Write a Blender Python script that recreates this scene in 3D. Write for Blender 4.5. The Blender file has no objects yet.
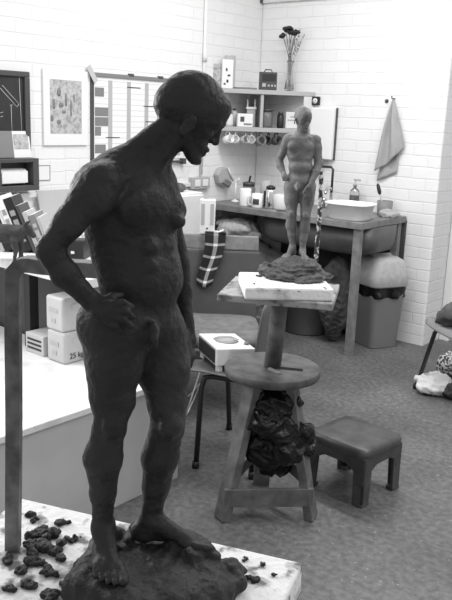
import bpy, bmesh, math, random
import numpy as np
from mathutils import Vector, Matrix, noise
import openvdb
random.seed(7)
sc = bpy.context.scene
COL = sc.collection
V = Vector
# ------------------------------------------------------------------ camera
F_PX, YAW, PITCH, ROLL, EYE = 771.7, .6907, .2375, .0392, V((0, 0, 1.55))
cy, sy, cp, sp = math.cos(YAW), math.sin(YAW), math.cos(PITCH), math.sin(PITCH)
FW = V((-sy*cp, cy*cp, -sp)); r0 = V((cy, sy, 0)); d0 = FW.cross(r0)
RT = r0*math.cos(ROLL) - d0*math.sin(ROLL); DN = r0*math.sin(ROLL) + d0*math.cos(ROLL)
U = V((cy, sy, 0)); N = V((sy, -cy, 0)); Z = V((0, 0, 1))     # image right, towards camera, up
cd = bpy.data.cameras.new('camera'); cam = bpy.data.objects.new('camera', cd); COL.objects.link(cam)
mw = Matrix((RT, -DN, -FW)).transposed().to_4x4(); mw.translation = EYE
cam.matrix_world = mw
cd.sensor_fit = 'VERTICAL'; cd.sensor_height = 24; cd.lens = F_PX/600*24; cd.clip_start = .02
sc.camera = cam
def ray(x, y): return FW + RT*((x-226)/F_PX) + DN*((y-300)/F_PX)
def on(x, y, ax, val):
    v = ray(x, y); return EYE + v*((val-EYE[ax])/v[ax])
def fl(x, y, z=0.): return on(x, y, 2, z)
def onp(x, y, p, n):
    v = ray(x, y); return EYE + v*((p-EYE).dot(n)/v.dot(n))
def dep(p): return (V(p)-EYE).dot(FW)

# ------------------------------------------------------------------ materials
def mat(name, v, rough=.6, var=0., vs=8., bump=0., bs=60., metal=0., spec=.5, trans=0., alpha=1., coat=0., det=4.):
    m = bpy.data.materials.new(name); m.use_nodes = True
    nt = m.node_tree; b = nt.nodes['Principled BSDF']
    c = (v, v, v, 1)
    b.inputs['Base Color'].default_value = c
    b.inputs['Roughness'].default_value = rough; b.inputs['Metallic'].default_value = metal
    b.inputs['Specular IOR Level'].default_value = spec
    b.inputs['Transmission Weight'].default_value = trans; b.inputs['Alpha'].default_value = alpha
    b.inputs['Coat Weight'].default_value = coat
    g = nt.nodes.new('ShaderNodeNewGeometry')
    if var:
        n = nt.nodes.new('ShaderNodeTexNoise'); n.inputs['Scale'].default_value = vs; n.inputs['Detail'].default_value = det
        nt.links.new(g.outputs['Position'], n.inputs['Vector'])
        r = nt.nodes.new('ShaderNodeMapRange'); r.inputs[1].default_value = .3; r.inputs[2].default_value = .7
        r.inputs[3].default_value = v*(1-var); r.inputs[4].default_value = v*(1+var)
        nt.links.new(n.outputs['Fac'], r.inputs[0]); nt.links.new(r.outputs[0], b.inputs['Base Color'])
    if bump:
        n = nt.nodes.new('ShaderNodeTexNoise'); n.inputs['Scale'].default_value = bs; n.inputs['Detail'].default_value = 5
        nt.links.new(g.outputs['Position'], n.inputs['Vector'])
        bp = nt.nodes.new('ShaderNodeBump'); bp.inputs['Strength'].default_value = bump; bp.inputs['Distance'].default_value = .01
        nt.links.new(n.outputs['Fac'], bp.inputs['Height']); nt.links.new(bp.outputs['Normal'], b.inputs['Normal'])
    return m
def brick_mat(name, v):
    m = mat(name, v, .55); nt = m.node_tree; b = nt.nodes['Principled BSDF']
    g = nt.nodes.new('ShaderNodeNewGeometry'); s = nt.nodes.new('ShaderNodeSeparateXYZ'); nt.links.new(g.outputs['Position'], s.inputs[0])
    a = nt.nodes.new('ShaderNodeMath'); a.operation = 'ADD'; nt.links.new(s.outputs[0], a.inputs[0]); nt.links.new(s.outputs[1], a.inputs[1])
    cx = nt.nodes.new('ShaderNodeCombineXYZ'); nt.links.new(a.outputs[0], cx.inputs[0]); nt.links.new(s.outputs[2], cx.inputs[1])
    nz = nt.nodes.new('ShaderNodeTexNoise'); nz.inputs['Scale'].default_value = 9; nz.inputs['Detail'].default_value = 4
    nt.links.new(g.outputs['Position'], nz.inputs['Vector'])
    mx = nt.nodes.new('ShaderNodeVectorMath'); mx.operation = 'MULTIPLY_ADD'; mx.inputs[1].default_value = (.018, .018, 0)
    nt.links.new(nz.outputs['Color'], mx.inputs[0]); nt.links.new(cx.outputs[0], mx.inputs[2])
    br = nt.nodes.new('ShaderNodeTexBrick'); nt.links.new(mx.outputs[0], br.inputs['Vector'])
    br.inputs['Scale'].default_value = 1; br.inputs['Brick Width'].default_value = .225; br.inputs['Row Height'].default_value = .078
    br.inputs['Mortar Size'].default_value = .006; br.inputs['Mortar Smooth'].default_value = .6
    br.inputs['Color1'].default_value = (v, v, v, 1); br.inputs['Color2'].default_value = (v*.97,)*3+(1,); br.inputs['Mortar'].default_value = (v*.93,)*3+(1,)
    nt.links.new(br.outputs['Color'], b.inputs['Base Color'])
    n2 = nt.nodes.new('ShaderNodeTexNoise'); n2.inputs['Scale'].default_value = 40; n2.inputs['Detail'].default_value = 4
    nt.links.new(g.outputs['Position'], n2.inputs['Vector'])
    mu = nt.nodes.new('ShaderNodeMath'); mu.operation = 'MULTIPLY_ADD'; mu.inputs[1].default_value = -1.
    nt.links.new(br.outputs['Fac'], mu.inputs[0])
    sc2 = nt.nodes.new('ShaderNodeMath'); sc2.operation = 'MULTIPLY'; sc2.inputs[1].default_value = .45; nt.links.new(n2.outputs['Fac'], sc2.inputs[0])
    nt.links.new(sc2.outputs[0], mu.inputs[2])
    bp = nt.nodes.new('ShaderNodeBump'); bp.inputs['Strength'].default_value = .4; bp.inputs['Distance'].default_value = .005
    nt.links.new(mu.outputs[0], bp.inputs['Height']); nt.links.new(bp.outputs['Normal'], b.inputs['Normal'])
    return m
def floor_mat():
    m = mat('worn_concrete', .15, .5, bump=.12, bs=70); nt = m.node_tree; b = nt.nodes['Principled BSDF']
    g = nt.nodes.new('ShaderNodeNewGeometry')
    def nz(s, d, lo, hi, a, c):
        n = nt.nodes.new('ShaderNodeTexNoise'); n.inputs['Scale'].default_value = s; n.inputs['Detail'].default_value = d
        nt.links.new(g.outputs['Position'], n.inputs['Vector'])
        r = nt.nodes.new('ShaderNodeMapRange'); r.inputs[1].default_value = lo; r.inputs[2].default_value = hi; r.inputs[3].default_value = a; r.inputs[4].default_value = c
        nt.links.new(n.outputs['Fac'], r.inputs[0]); return r.outputs[0]
    o1 = nz(2.2, 5, .3, .7, .085, .145); o2 = nz(38, 6, .35, .7, .72, 1.35); o3 = nz(55, 2, .66, .74, 0, .16)
    mu = nt.nodes.new('ShaderNodeMath'); mu.operation = 'MULTIPLY'; nt.links.new(o1, mu.inputs[0]); nt.links.new(o2, mu.inputs[1])
    ad = nt.nodes.new('ShaderNodeMath'); ad.operation = 'ADD'; nt.links.new(mu.outputs[0], ad.inputs[0]); nt.links.new(o3, ad.inputs[1])
    nt.links.new(ad.outputs[0], b.inputs['Base Color'])
    return m
def spot_mat(name, base, spot, scale, lo, hi, rough=.7, bump=.2, det=5.):
    m = mat(name, base, rough, bump=bump, bs=80); nt = m.node_tree; b = nt.nodes['Principled BSDF']
    g = nt.nodes.new('ShaderNodeNewGeometry'); n = nt.nodes.new('ShaderNodeTexNoise'); n.inputs['Scale'].default_value = scale; n.inputs['Detail'].default_value = det
    nt.links.new(g.outputs['Position'], n.inputs['Vector'])
    r = nt.nodes.new('ShaderNodeMapRange'); r.inputs[1].default_value = lo; r.inputs[2].default_value = hi; r.inputs[3].default_value = base; r.inputs[4].default_value = spot
    nt.links.new(n.outputs['Fac'], r.inputs[0]); nt.links.new(r.outputs[0], b.inputs['Base Color']); return m
def plaid_mat():
    m = mat('plaid', .1, .9); nt = m.node_tree; b = nt.nodes['Principled BSDF']
    tc = nt.nodes.new('ShaderNodeUVMap'); s = nt.nodes.new('ShaderNodeSeparateXYZ'); nt.links.new(tc.outputs[0], s.inputs[0])
    def band(sock, f, th):
        a = nt.nodes.new('ShaderNodeMath'); a.operation = 'MULTIPLY'; a.inputs[1].default_value = f; nt.links.new(sock, a.inputs[0])
        p = nt.nodes.new('ShaderNodeMath'); p.operation = 'FRACT'; nt.links.new(a.outputs[0], p.inputs[0])
        q = nt.nodes.new('ShaderNodeMath'); q.operation = 'GREATER_THAN'; q.inputs[1].default_value = th; nt.links.new(p.outputs[0], q.inputs[0]); return q.outputs[0]
    x, y = band(s.outputs[0], 1.6, .66), band(s.outputs[1], 4.3, .8)
    a2 = nt.nodes.new('ShaderNodeMath'); a2.operation = 'ADD'; nt.links.new(x, a2.inputs[0]); nt.links.new(y, a2.inputs[1])
    ad = nt.nodes.new('ShaderNodeMath'); ad.operation = 'POWER'; ad.inputs[1].default_value = 1.6; nt.links.new(a2.outputs[0], ad.inputs[0])
    r = nt.nodes.new('ShaderNodeMapRange'); r.inputs[2].default_value = 3.03; r.inputs[3].default_value = .012; r.inputs[4].default_value = .8
    nt.links.new(ad.outputs[0], r.inputs[0]); nt.links.new(r.outputs[0], b.inputs['Base Color']); return m
K = {}
def mk(n, *a, **k): K[n] = mat(n, *a, **k)
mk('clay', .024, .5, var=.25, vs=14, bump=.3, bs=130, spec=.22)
mk('clay_animal', .04, .7, var=.3, vs=20, bump=.2, bs=90, spec=.3)
mk('clay_wet', .024, .55, var=.4, vs=22, bump=.6, bs=90, spec=.25)
mk('clay_far_lit', .13, .6, var=.3, vs=16, bump=.2, bs=110)  # same clay coloured paler, standing in for frontal lamp light on the far figure
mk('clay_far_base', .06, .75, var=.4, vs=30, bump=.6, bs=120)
mk('white', .8, .4); mk('off_white', .68, .6, var=.06, vs=6); mk('paper', .78, .8); mk('light_grey', .42, .6); mk('mid_grey', .2, .6)
mk('dark_grey', .06, .5); mk('black', .012, .45); mk('black_gloss', .006, .12, spec=.3, bump=.9, bs=45)
mk('wood', .2, .6, var=.25, vs=20, bump=.1); mk('wood_dark', .07, .6, var=.3, vs=20, bump=.1); mk('wood_pale', .34, .65, var=.2, vs=14)
mk('stand_wood', .08, .6, var=.45, vs=18, bump=.15); mk('leg_wood', .11, .65, var=.4, vs=16, bump=.15)
mk('steel', .45, .3, metal=.9); mk('chrome', .7, .15, metal=1.); mk('black_metal', .02, .35, spec=.5); mk('sink_steel', .12, .45, metal=.5, var=.2, vs=5)
mk('bin_body', .27, .4); mk('bin_lid', .42, .38, var=.12, vs=30); mk('fabric_grey', .078, .9, bump=.15, bs=250, var=.1, vs=8); mk('seat_fabric', .15, .9, bump=.2, bs=180, var=.25, vs=22)
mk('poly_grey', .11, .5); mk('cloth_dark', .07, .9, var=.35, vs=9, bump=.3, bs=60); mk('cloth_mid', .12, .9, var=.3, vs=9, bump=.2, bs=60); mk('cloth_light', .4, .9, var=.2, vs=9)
mk('towel', .36, .95, bump=.35, bs=220, var=.08, vs=9); mk('stool_plastic', .05, .38, var=.3, vs=18, bump=.08, bs=60); mk('stool_top', .055, .42, var=.35, vs=16, bump=.1, bs=90)
mk('glass', .85, .05, trans=.9); mk('smoky_glass', .35, .1, trans=.6)
mk('podium_side', .5, .6, var=.08, vs=5); mk('card', .5, .75, var=.08, vs=7); mk('card_light', .5, .75, var=.06, vs=7); mk('print_grey', .3, .8); mk('ink', .03, .8)
mk('door_grey', .5, .5); mk('chalk', .45, .9); mk('board_black', .02, .5, var=.35, vs=9); mk('plastic_film', .5, .25, alpha=.45)
mk('post_rough', .11, .5, var=.7, vs=28, bump=.2, bs=80)
K['plaster_board'] = spot_mat('plaster_board', .72, .16, 40, .52, .64, .8, .35, 8)
K['slab_top'] = spot_mat('slab_top', .74, .35, 16, .55, .75, .7, .3)
K['podium_top'] = spot_mat('podium_top', .72, .48, 9, .5, .75, .6, .2)
K['rod_speckled'] = spot_mat('rod_speckled', .04, .75, 55, .5, .56, .6, .2)
K['board_edge'] = spot_mat('board_edge', .3, .06, 22, .45, .65, .7, .3)
K['print_art'] = spot_mat('print_art', .5, .26, 48, .42, .68, .8, 0, 8)
K['pattern_cloth'] = spot_mat('pattern_cloth', .55, .05, 60, .45, .55, .9, .3, 2)
K['brick'] = brick_mat('painted_brick', .8); K['floor'] = floor_mat(); K['plaid'] = plaid_mat()

# ------------------------------------------------------------------ objects
WM = {}
def I(loc=(0, 0, 0), rz=0., rx=0., ry=0.):
    return Matrix.Translation(V(loc)) @ Matrix.Rotation(rz, 4, 'Z') @ Matrix.Rotation(ry, 4, 'Y') @ Matrix.Rotation(rx, 4, 'X')
def T(name, label, cat, loc, rz=0., group=None):
    o = bpy.data.objects.new(name, None); COL.objects.link(o); o.empty_display_size = .05
    o.location = V(loc); o.rotation_euler = (0, 0, rz); o['label'] = label; o['category'] = cat
    if group: o['group'] = group
    WM[o] = I(loc, rz); return o
def tag(o, label, cat, group=None):
    o['label'] = label; o['category'] = cat
    if group: o['group'] = group
    return o
class M:
    """collects shapes (in world space after xf) into ONE mesh"""
    def __init__(s, xf=None): s.bm = bmesh.new(); s.xf = xf or Matrix(); s.uv = None
    def _add(s, vs, fs, mi=0, sm=False):
        b = [s.bm.verts.new(s.xf @ V(v)) for v in vs]; out = []
        for f in fs:
            try: q = s.bm.faces.new([b[i] for i in f]); q.material_index = mi; q.smooth = sm; out.append(q)
            except ValueError: pass
        return b
    def box(s, c, d, R=None, mi=0, tx=1., ty=1.):
        """box centred at c; tx,ty taper the top"""
        vs = []
        for z in (-.5, .5):
            k = (tx if z > 0 else 1, ty if z > 0 else 1)
            for x, y in ((-.5, -.5), (.5, -.5), (.5, .5), (-.5, .5)): vs.append(V((x*d[0]*k[0], y*d[1]*k[1], z*d[2])))
        R = R or Matrix.Identity(3); vs = [V(c)+R.to_3x3() @ v for v in vs]
        s._add(vs, [(3, 2, 1, 0), (4, 5, 6, 7), (0, 1, 5, 4), (1, 2, 6, 5), (2, 3, 7, 6), (3, 0, 4, 7)], mi); return s
    def beam(s, a, b, w, h, up=Z, mi=0, tw=1.):
        a, b = V(a), V(b); d = (b-a); L = d.length; d.normalize()
        x = d.cross(up)
        if x.length < 1e-4: x = V((1, 0, 0))
        x.normalize(); y = x.cross(d); vs = []
        for p, k in ((a, 1), (b, tw)):
            for i, j in ((-.5, -.5), (.5, -.5), (.5, .5), (-.5, .5)): vs.append(p+x*(i*w*k)+y*(j*h*k))
        s._add(vs, [(3, 2, 1, 0), (4, 5, 6, 7), (0, 1, 5, 4), (1, 2, 6, 5), (2, 3, 7, 6), (3, 0, 4, 7)], mi); return s
    def tube(s, pts, r, seg=10, mi=0, cap=True, sq=False, sub=0):
        pts = [V(p) for p in pts]; rs = r if isinstance(r, (list, tuple)) else [r]*len(pts)
        if sub:
            P, Q = [], []
            for i in range(len(pts)-1):
                p0, p1, p2, p3 = pts[max(i-1, 0)], pts[i], pts[i+1], pts[min(i+2, len(pts)-1)]
                for k in range(sub):
                    t = k/sub
                    P.append(.5*((2*p1)+(p2-p0)*t+(2*p0-5*p1+4*p2-p3)*t*t+(3*p1-p0-3*p2+p3)*t**3)); Q.append(rs[i]+(rs[i+1]-rs[i])*t)
            P.append(pts[-1]); Q.append(rs[-1]); pts, rs = P, Q
        if sq: seg = 4
        t = (pts[1]-pts[0]).normalized(); x = t.orthogonal().normalized()
        if sq:
            x = t.cross(Z if abs(t.z) < .9 else U).normalized(); 
        vs = []; n = len(pts)
        for i, p in enumerate(pts):
            t = (pts[min(i+1, n-1)]-pts[max(i-1, 0)]).normalized(); x = (x-t*x.dot(t)).normalized(); y = t.cross(x)
            for k in range(seg):
                a = 2*math.pi*(k+(.5 if sq else 0))/seg; rr = rs[i]*(1.414 if sq else 1)
                vs.append(p+x*(math.cos(a)*rr)+y*(math.sin(a)*rr))
        fs = [(i*seg+k, i*seg+(k+1) % seg, (i+1)*seg+(k+1) % seg, (i+1)*seg+k) for i in range(n-1) for k in range(seg)]
        if cap: fs += [tuple(range(seg))[::-1], tuple((n-1)*seg+k for k in range(seg))]
        s._add(vs, fs, mi, not sq); return s
    def lathe(s, prof, seg=24, c=(0, 0, 0), mi=0, sx=1., sy=1., pw=2., axis=None):
        """profile of (radius, z); pw>2 squares the plan off"""
        vs = []; n = len(prof); c = V(c)
        for r, z in prof:
            for k in range(seg):
                a = 2*math.pi*k/seg; ca, sa = math.cos(a), math.sin(a)
                q = (abs(ca)**pw+abs(sa)**pw)**(-1/pw); p = V((ca*q*max(r, 1e-5)*sx, sa*q*max(r, 1e-5)*sy, z))
                if axis is not None: p = axis @ p
                vs.append(c+p)
        fs = [(i*seg+k, i*seg+(k+1) % seg, (i+1)*seg+(k+1) % seg, (i+1)*seg+k) for i in range(n-1) for k in range(seg)]
        fs += [tuple(range(seg))[::-1], tuple((n-1)*seg+k for k in range(seg))]
        s._add(vs, fs, mi, True); return s
    def prism(s, poly, z0, z1, mi=0):
        n = len(poly); vs = [(p[0], p[1], z0) for p in poly]+[(p[0], p[1], z1) for p in poly]
        s._add(vs, [tuple(range(n))[::-1], tuple(range(n, 2*n))]+[(i, (i+1) % n, n+(i+1) % n, n+i) for i in range(n)], mi); return s
    def slab(s, pts, nrm, t, mi=0):
        """thick polygon: pts outline, extruded along nrm by t"""
        n = len(pts); nrm = V(nrm); vs = [V(p) for p in pts]+[V(p)+nrm*t for p in pts]
        s._add(vs, [tuple(range(n))[::-1], tuple(range(n, 2*n))]+[(i, (i+1) % n, n+(i+1) % n, n+i) for i in range(n)], mi); return s
    def sheet(s, fn, nu, nv, t, mi=0, uv=False):
        """closed thin sheet: fn(u,v) -> point, thickness t along the sheet normal"""
        P = [[V(fn(i/nu, j/nv)) for j in range(nv+1)] for i in range(nu+1)]
        vs = []
        for sgn in (0, 1):
            for i in range(nu+1):
                for j in range(nv+1):
                    a = P[min(i+1, nu)][j]-P[max(i-1, 0)][j]; b = P[i][min(j+1, nv)]-P[i][max(j-1, 0)]
                    nn = a.cross(b); nn.normalize(); vs.append(P[i][j]+nn*(t*(sgn-.5)))
        w = nv+1; off = (nu+1)*w; fs = []
        for i in range(nu):
            for j in range(nv):
                q = (i*w+j, (i+1)*w+j, (i+1)*w+j+1, i*w+j+1); fs.append(q[::-1]); fs.append(tuple(k+off for k in q))
        for i in range(nu):
            for j in (0, nv):
                q = (i*w+j, (i+1)*w+j, (i+1)*w+j+off, i*w+j+off); fs.append(q)
        for j in range(nv):
            for i in (0, nu):
                q = (i*w+j, i*w+j+1, i*w+j+1+off, i*w+j+off); fs.append(q)
        b = s._add(vs, fs, mi, True)
        if uv:
            L = s.bm.loops.layers.uv.new('UVMap'); idx = {v: k for k, v in enumerate(b)}
            for f in s.bm.faces:
                for l in f.loops:
                    k = idx[l.vert] % off; l[L].uv = ((k % w)/nv, (k//w)/nu)
        return s
    def build(s, name, mats, parent=None, bevel=0., seg=2, smooth=None):
        bm = s.bm; bmesh.ops.recalc_face_normals(bm, faces=bm.faces)
        if smooth is not None:
            for f in bm.faces: f.smooth = smooth
        me = bpy.data.meshes.new(name); o = bpy.data.objects.new(name, me)
        for m in (mats if isinstance(mats, (list, tuple)) else [mats]): me.materials.append(K[m])
        if parent is None:
            xs = [v.co for v in bm.verts]; lo = V([min(c[i] for c in xs) for i in range(3)]); hi = V([max(c[i] for c in xs) for i in range(3)])
            c = V(((lo.x+hi.x)/2, (lo.y+hi.y)/2, lo.z)); bmesh.ops.translate(bm, verts=bm.verts, vec=-c); o.location = c; WM[o] = I(c)
        else:
            o.parent = parent; bm.transform(WM[parent].inverted())
            xs = [v.co for v in bm.verts]; c = sum(xs, V())/len(xs); bmesh.ops.translate(bm, verts=bm.verts, vec=-c)
            o.location = c; WM[o] = WM[parent] @ I(c)
        bm.to_mesh(me); bm.free(); COL.objects.link(o)
        if bevel:
            b = o.modifiers.new('bevel', 'BEVEL'); b.width = bevel; b.segments = seg; b.limit_method = 'ANGLE'; b.angle_limit = .6
        return o
def struct(name, m, mats, bevel=0.):
    o = m.build(name, mats, None, bevel); o['kind'] = 'structure'; return o

# ---- signed-distance modelling for clay, cloth and bags
def nv(a): return np.array(a, float)
def CN(a, b, ra, rb, k=.01): return ('c', nv(a), nv(b), ra, rb, k)
def EL(c, rad, B=None, k=.01): return ('e', nv(c), nv(rad), np.eye(3) if B is None else np.array([list(x) for x in B], float), k)
def SB(c, rad, B=None, k=.006): return ('s', nv(c), nv(rad), np.eye(3) if B is None else np.array([list(x) for x in B], float), k)
def sdf(prims, vox):
    lo = np.full(3, 1e9); hi = -lo
    def ext(p):
        if p[0] == 'c':
            r = max(p[3], p[4]); return np.minimum(p[1], p[2])-r, np.maximum(p[1], p[2])+r
        r = p[2].max(); return p[1]-r, p[1]+r
    for p in prims:
        if p[0] == 's': continue
        a, b = ext(p); lo = np.minimum(lo, a); hi = np.maximum(hi, b)
    lo -= 4*vox; hi += 4*vox; n = np.ceil((hi-lo)/vox).astype(int)
    D = np.full(n, .3, np.float32)
    for p in prims:
        k = p[-1]; a, b = ext(p); i0 = np.maximum(((a-lo-k)/vox).astype(int)-3, 0); i1 = np.minimum(((b-lo+k)/vox).astype(int)+4, n)
        if (i1 <= i0).any(): continue
        g = np.stack(np.meshgrid(*[np.arange(i0[q], i1[q])*vox+lo[q] for q in range(3)], indexing='ij'), -1)
        if p[0] == 'c':
            ab = p[2]-p[1]; L = max(ab@ab, 1e-12); t = np.clip(((g-p[1])@ab)/L, 0, 1)
            d = np.linalg.norm(g-p[1]-t[..., None]*ab, axis=-1)-(p[3]+t*(p[4]-p[3]))
        else:
            q = (g-p[1])@p[3].T; k0 = np.linalg.norm(q/p[2], axis=-1); k1 = np.linalg.norm(q/p[2]**2, axis=-1)+1e-9; d = k0*(k0-1)/k1
            d = np.where(k0 < .05, -p[2].min(), d)
        sl = tuple(slice(i0[q], i1[q]) for q in range(3)); A = D[sl]
        if p[0] == 's':
            h = np.maximum(k-np.abs(A+d), 0)/k; D[sl] = np.maximum(A, -d)+h*h*k*.25
        else:
            h = np.maximum(k-np.abs(A-d), 0)/k; D[sl] = np.minimum(A, d)-h*h*k*.25
    G = openvdb.FloatGrid(background=.3); G.copyFromArray(D)
    pts, quads = G.convertToQuads(0.)
    return pts*vox+lo, quads
def clay(name, prims, vox, m, parent=None, amp=0., sc_=40., smooth=True, fn=None, floor=None):
    pts, quads = sdf(prims, vox); mm = M()
    vs = [V(p) for p in pts.tolist()]
    b = [mm.bm.verts.new(v) for v in vs]
    for q in quads.tolist():
        try: mm.bm.faces.new([b[i] for i in q])
        except ValueError: pass
    bmesh.ops.recalc_face_normals(mm.bm, faces=mm.bm.faces); mm.bm.normal_update()
    if amp or fn:
        for v in mm.bm.verts:
            d = fn(v.co) if fn else noise.fractal(v.co*sc_, 1., 2., 3)*amp
            v.co += v.normal*d
    if floor is not None:
        for v in mm.bm.verts: v.co.z = max(v.co.z, floor)
    return mm.build(name, m, parent, smooth=smooth)
def ridge(amp, s): return lambda p: (abs(noise.noise(p*s))*-2+.6)*amp + noise.noise(p*s*3.1)*amp*.35

# ================================================================== SETTING
XA, YC = -3.837, 4.94
struct('floor', M().box((-1.2, 2.4, -.05), (7.4, 8.0, .1)), 'floor')
struct('wall_left', M().box((XA-.1, 2.2, 1.45), (.2, 6.4, 3.1)), 'brick')
struct('wall_back', M().box(((XA-2.265)/2, YC+.16, 1.45), (-2.265-XA, .32, 3.1)), 'brick', .012)
struct('wall_right', M().box((.15, YC+.42, 1.45), (2.9, .16, 3.1)), 'brick')      # wall the door stands in
t = M().box((-2.225, YC+.30, 1.45), (.075, .08, 3.1)); t.box((-1.32, YC+.30, 1.45), (.075, .08, 3.1))
struct('trim_1', t, 'white', .006)
dr = struct('door_1', M().box((-1.772, YC+.31, 1.05), (.826, .045, 2.1)), 'door_grey', .004)
m = M().tube([(-1.43, YC+.29, 1.0), (-1.43, YC+.23, 1.0), (-1.53, YC+.23, 1.0)], .009, 8); m.build('handle', 'chrome', dr)
struct('trim_2', M().box((XA+.012, 2.2, 1.035), (.024, 4.3, .03)), 'off_white', .004)         # rail along the left wall
m = M().box((-3.05, YC-.012, 2.47), (1.55, .024, .2)); m.box((-3.825, YC-.02, 2.47), (.02, .03, .2), mi=1)
struct('trim_3', m, ['off_white', 'dark_grey'], .003)
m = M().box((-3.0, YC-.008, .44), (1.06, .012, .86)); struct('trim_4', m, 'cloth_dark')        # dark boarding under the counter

# conduit on the left wall
t = T('conduit_pipe', 'thin white conduit running vertically down the left brick wall', 'pipe', (XA, 4.28, 1.1))
M().tube([(XA+.013, 4.28, 1.1), (XA+.013, 4.28, 2.95)], .012, 10).build('pipe', 'white', t)
M().lathe([(.018, -.03), (.018, .03)], 12, (XA+.018, 4.28, 1.93)).build('coupling', 'off_white', t)

# podium
t = T('model_podium', 'large low model platform with whitened top and grey painted side', 'platform', (-2.7, 1.2, 0))
poly = [(-3.8, .2), (-2.1, .2), (-2.1, 2.26), (-2.668, 2.26), (-2.668, 2.15), (-3.8, 2.15)]
M().prism(poly, 0, .445).build('side_panel', 'podium_side', t, .004)
po2 = [(-3.81, .18), (-2.085, .18), (-2.085, 2.27), (-2.668, 2.27), (-2.668, 2.15), (-3.81, 2.15)]
M().prism(po2, .445, .472).build('top', ['podium_top'], t, .004)

# work bench in the corner by the left wall
BZ = .87
t = T('work_bench', 'pale topped work bench with dark cabinet below, against the left brick wall', 'bench', (-3.2, 2.27, 0))
M().prism([(-3.83, 1.99), (-2.39, 1.99), (-2.39, 2.55), (-3.32, 2.55), (-3.32, 3.1), (-3.83, 3.1)], BZ-.04, BZ).build('top', 'off_white', t, .004)
M().box((-3.26, 2.35, (BZ-.04)/2), (1.14, .36, BZ-.042)).build('cabinet', 'dark_grey', t, .004)
M().beam((-3.37, 3.05, 0), (-3.37, 3.05, BZ-.041), .05, .05, V((0, 1, 0))).build('leg', 'black', t, .003)
M().box((-2.852, 2.06, (BZ-.04+.472)/2), (.045, .05, BZ-.042-.472)).build('leg', 'black', t, .003)

# ---- boxes and sacks standing on the platform
def text_part(name, body, size, xf, parent, m):
    cu = bpy.data.curves.new('t', 'FONT'); cu.body = body; cu.size = size; cu.extrude = .0004; cu.align_x = 'CENTER'
    o = bpy.data.objects.new('t', cu); COL.objects.link(o); bpy.context.view_layer.update()
    me = bpy.data.meshes.new_from_object(o.evaluated_get(bpy.context.evaluated_depsgraph_get())); bpy.data.objects.remove(o)
    mm = M(); mm.bm.from_mesh(me); mm.bm.transform(xf); return mm.build(name, m, parent)
RX = Matrix(((0, 0, 1), (1, 0, 0), (0, 1, 0))).to_4x4()        # text upright on a face looking along +X, reading along +Y
def sack(z, h, m, label, txt, dx=0.):
    t = T('plaster_sack', label, 'sack', (-2.588+dx, 2.125, z), 0, 'plaster sacks')
    xs, ys = .12, .27
    mm = M(I((-2.588+dx, 2.125, z), dx*8)); mm.box((0, 0, h/2), (xs, ys, h)); mm.build('bag', m, t, .012, 3)
    fx = -2.588+dx+xs*.5+.001
    if txt:
        q = Matrix.Translation((fx+.002, 2.055, z+.022)) @ RX; text_part('weight_print', txt, .036, q, t, 'ink')
    mm = M()
    for i, (y0, z0, w, hh) in enumerate([(2.0+.16, z+h*.62, .1, .05), (2.06, z+h*.72, .05, .022)]): mm.box((fx+.0006, y0, z0), (.002, w, hh))
    mm.build('print_panel', 'card', t)
    mm = M(); fy = 2.125-ys*.5-.0006
    for i in range(2): mm.box((-2.595+dx, fy-.0006, z+h*(.3+.3*i)), (.03+.03*i, .002, .02))
    mm.build('print_lines', 'light_grey', t)
    return t
sack(.4725, .14, 'card_light', 'lower pale sack printed 25 kg, standing on the white platform', '25 kg')
sack(.6135, .15, 'card_light', 'upper pale sack stacked on the sack printed 25 kg', '', -.004)
t = T('carton', 'small printed carton lying beside the sacks at the foot of the bench', 'carton', (-2.74, 2.07, .4725))
M().box((-2.745, 2.07, .4725+.045), (.13, .15, .09)).build('box', 'card', t, .003)
m = M()
for i in range(3): m.box((-2.745, 1.9945, .4725+.025+.02*i), (.1, .002, .009))
m.build('label_bars', 'ink', t)
tag(M().lathe([(.1, 0), (.13, .1), (.11, .24), (.05, .3)], 20, (-2.61, 2.36-.01, .472+.0), sx=.4, sy=.4).build('clay_tool_pot', 'mid_grey'), 'grey rounded pot behind the sacks under the bench end', 'pot') if 0 else None

# ---- books on the bench
def book(base, w, h, d, lean, cov, label, band=None):
    """spine faces the camera; base = left lower corner of the spine; lean = tilt to the left"""
    t = T('book', label, 'book', base, 0, 'books leaning on the bench')
    R = I(base, YAW, 0, lean)
    M(R).box((w/2, d/2, h/2), (w, d, h)).build('cover', cov, t, .002)
    M(R).box((w/2, d/2+.004, h/2+.001), (w*.72, d-.004, h+.0015)).build('pages', 'paper', t)
    if band:
        for z, hh in ((.72, .1), (.2, .04), (.5, .2)): M(R).box((w/2, -.0006, h*z), (w*.6, .0015, h*hh)).build('title_band', band, t)
    return t
bk = [('light_grey', .014, .25, None, 'thin light grey booklet at the left end of the leaning row of books'),
      ('black', .034, .265, 'mid_grey', 'thick black book with a grey title behind the clay animal'),
      ('off_white', .012, .26, None, 'thin off-white booklet right of the thick black book'),
      ('paper', .03, .29, 'print_grey', 'tall white folder in the middle of the leaning row of books'),
      ('black', .04, .285, 'print_grey', 'thick black binder with patterned spine right of the white folder'),
      ('dark_grey', .016, .25, None, 'dark grey book against the thick black binder'),
      ('light_grey', .02, .215, 'mid_grey', 'light grey book right of the dark grey book'),
      ('mid_grey', .03, .2, 'light_grey', 'short mid grey book near the right end of the row'),
      ('light_grey', .016, .19, None, 'short pale book at the right end of the leaning row')]
p = fl(2, 252, BZ); lean = -.36
for c, w, h, bd, lab in bk:
    wp = w/math.cos(lean)
    book(V((p.x, p.y, BZ+.001)), w, h*.93, .17, lean, c, lab, bd); p = p + U*(wp+.002)
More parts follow.
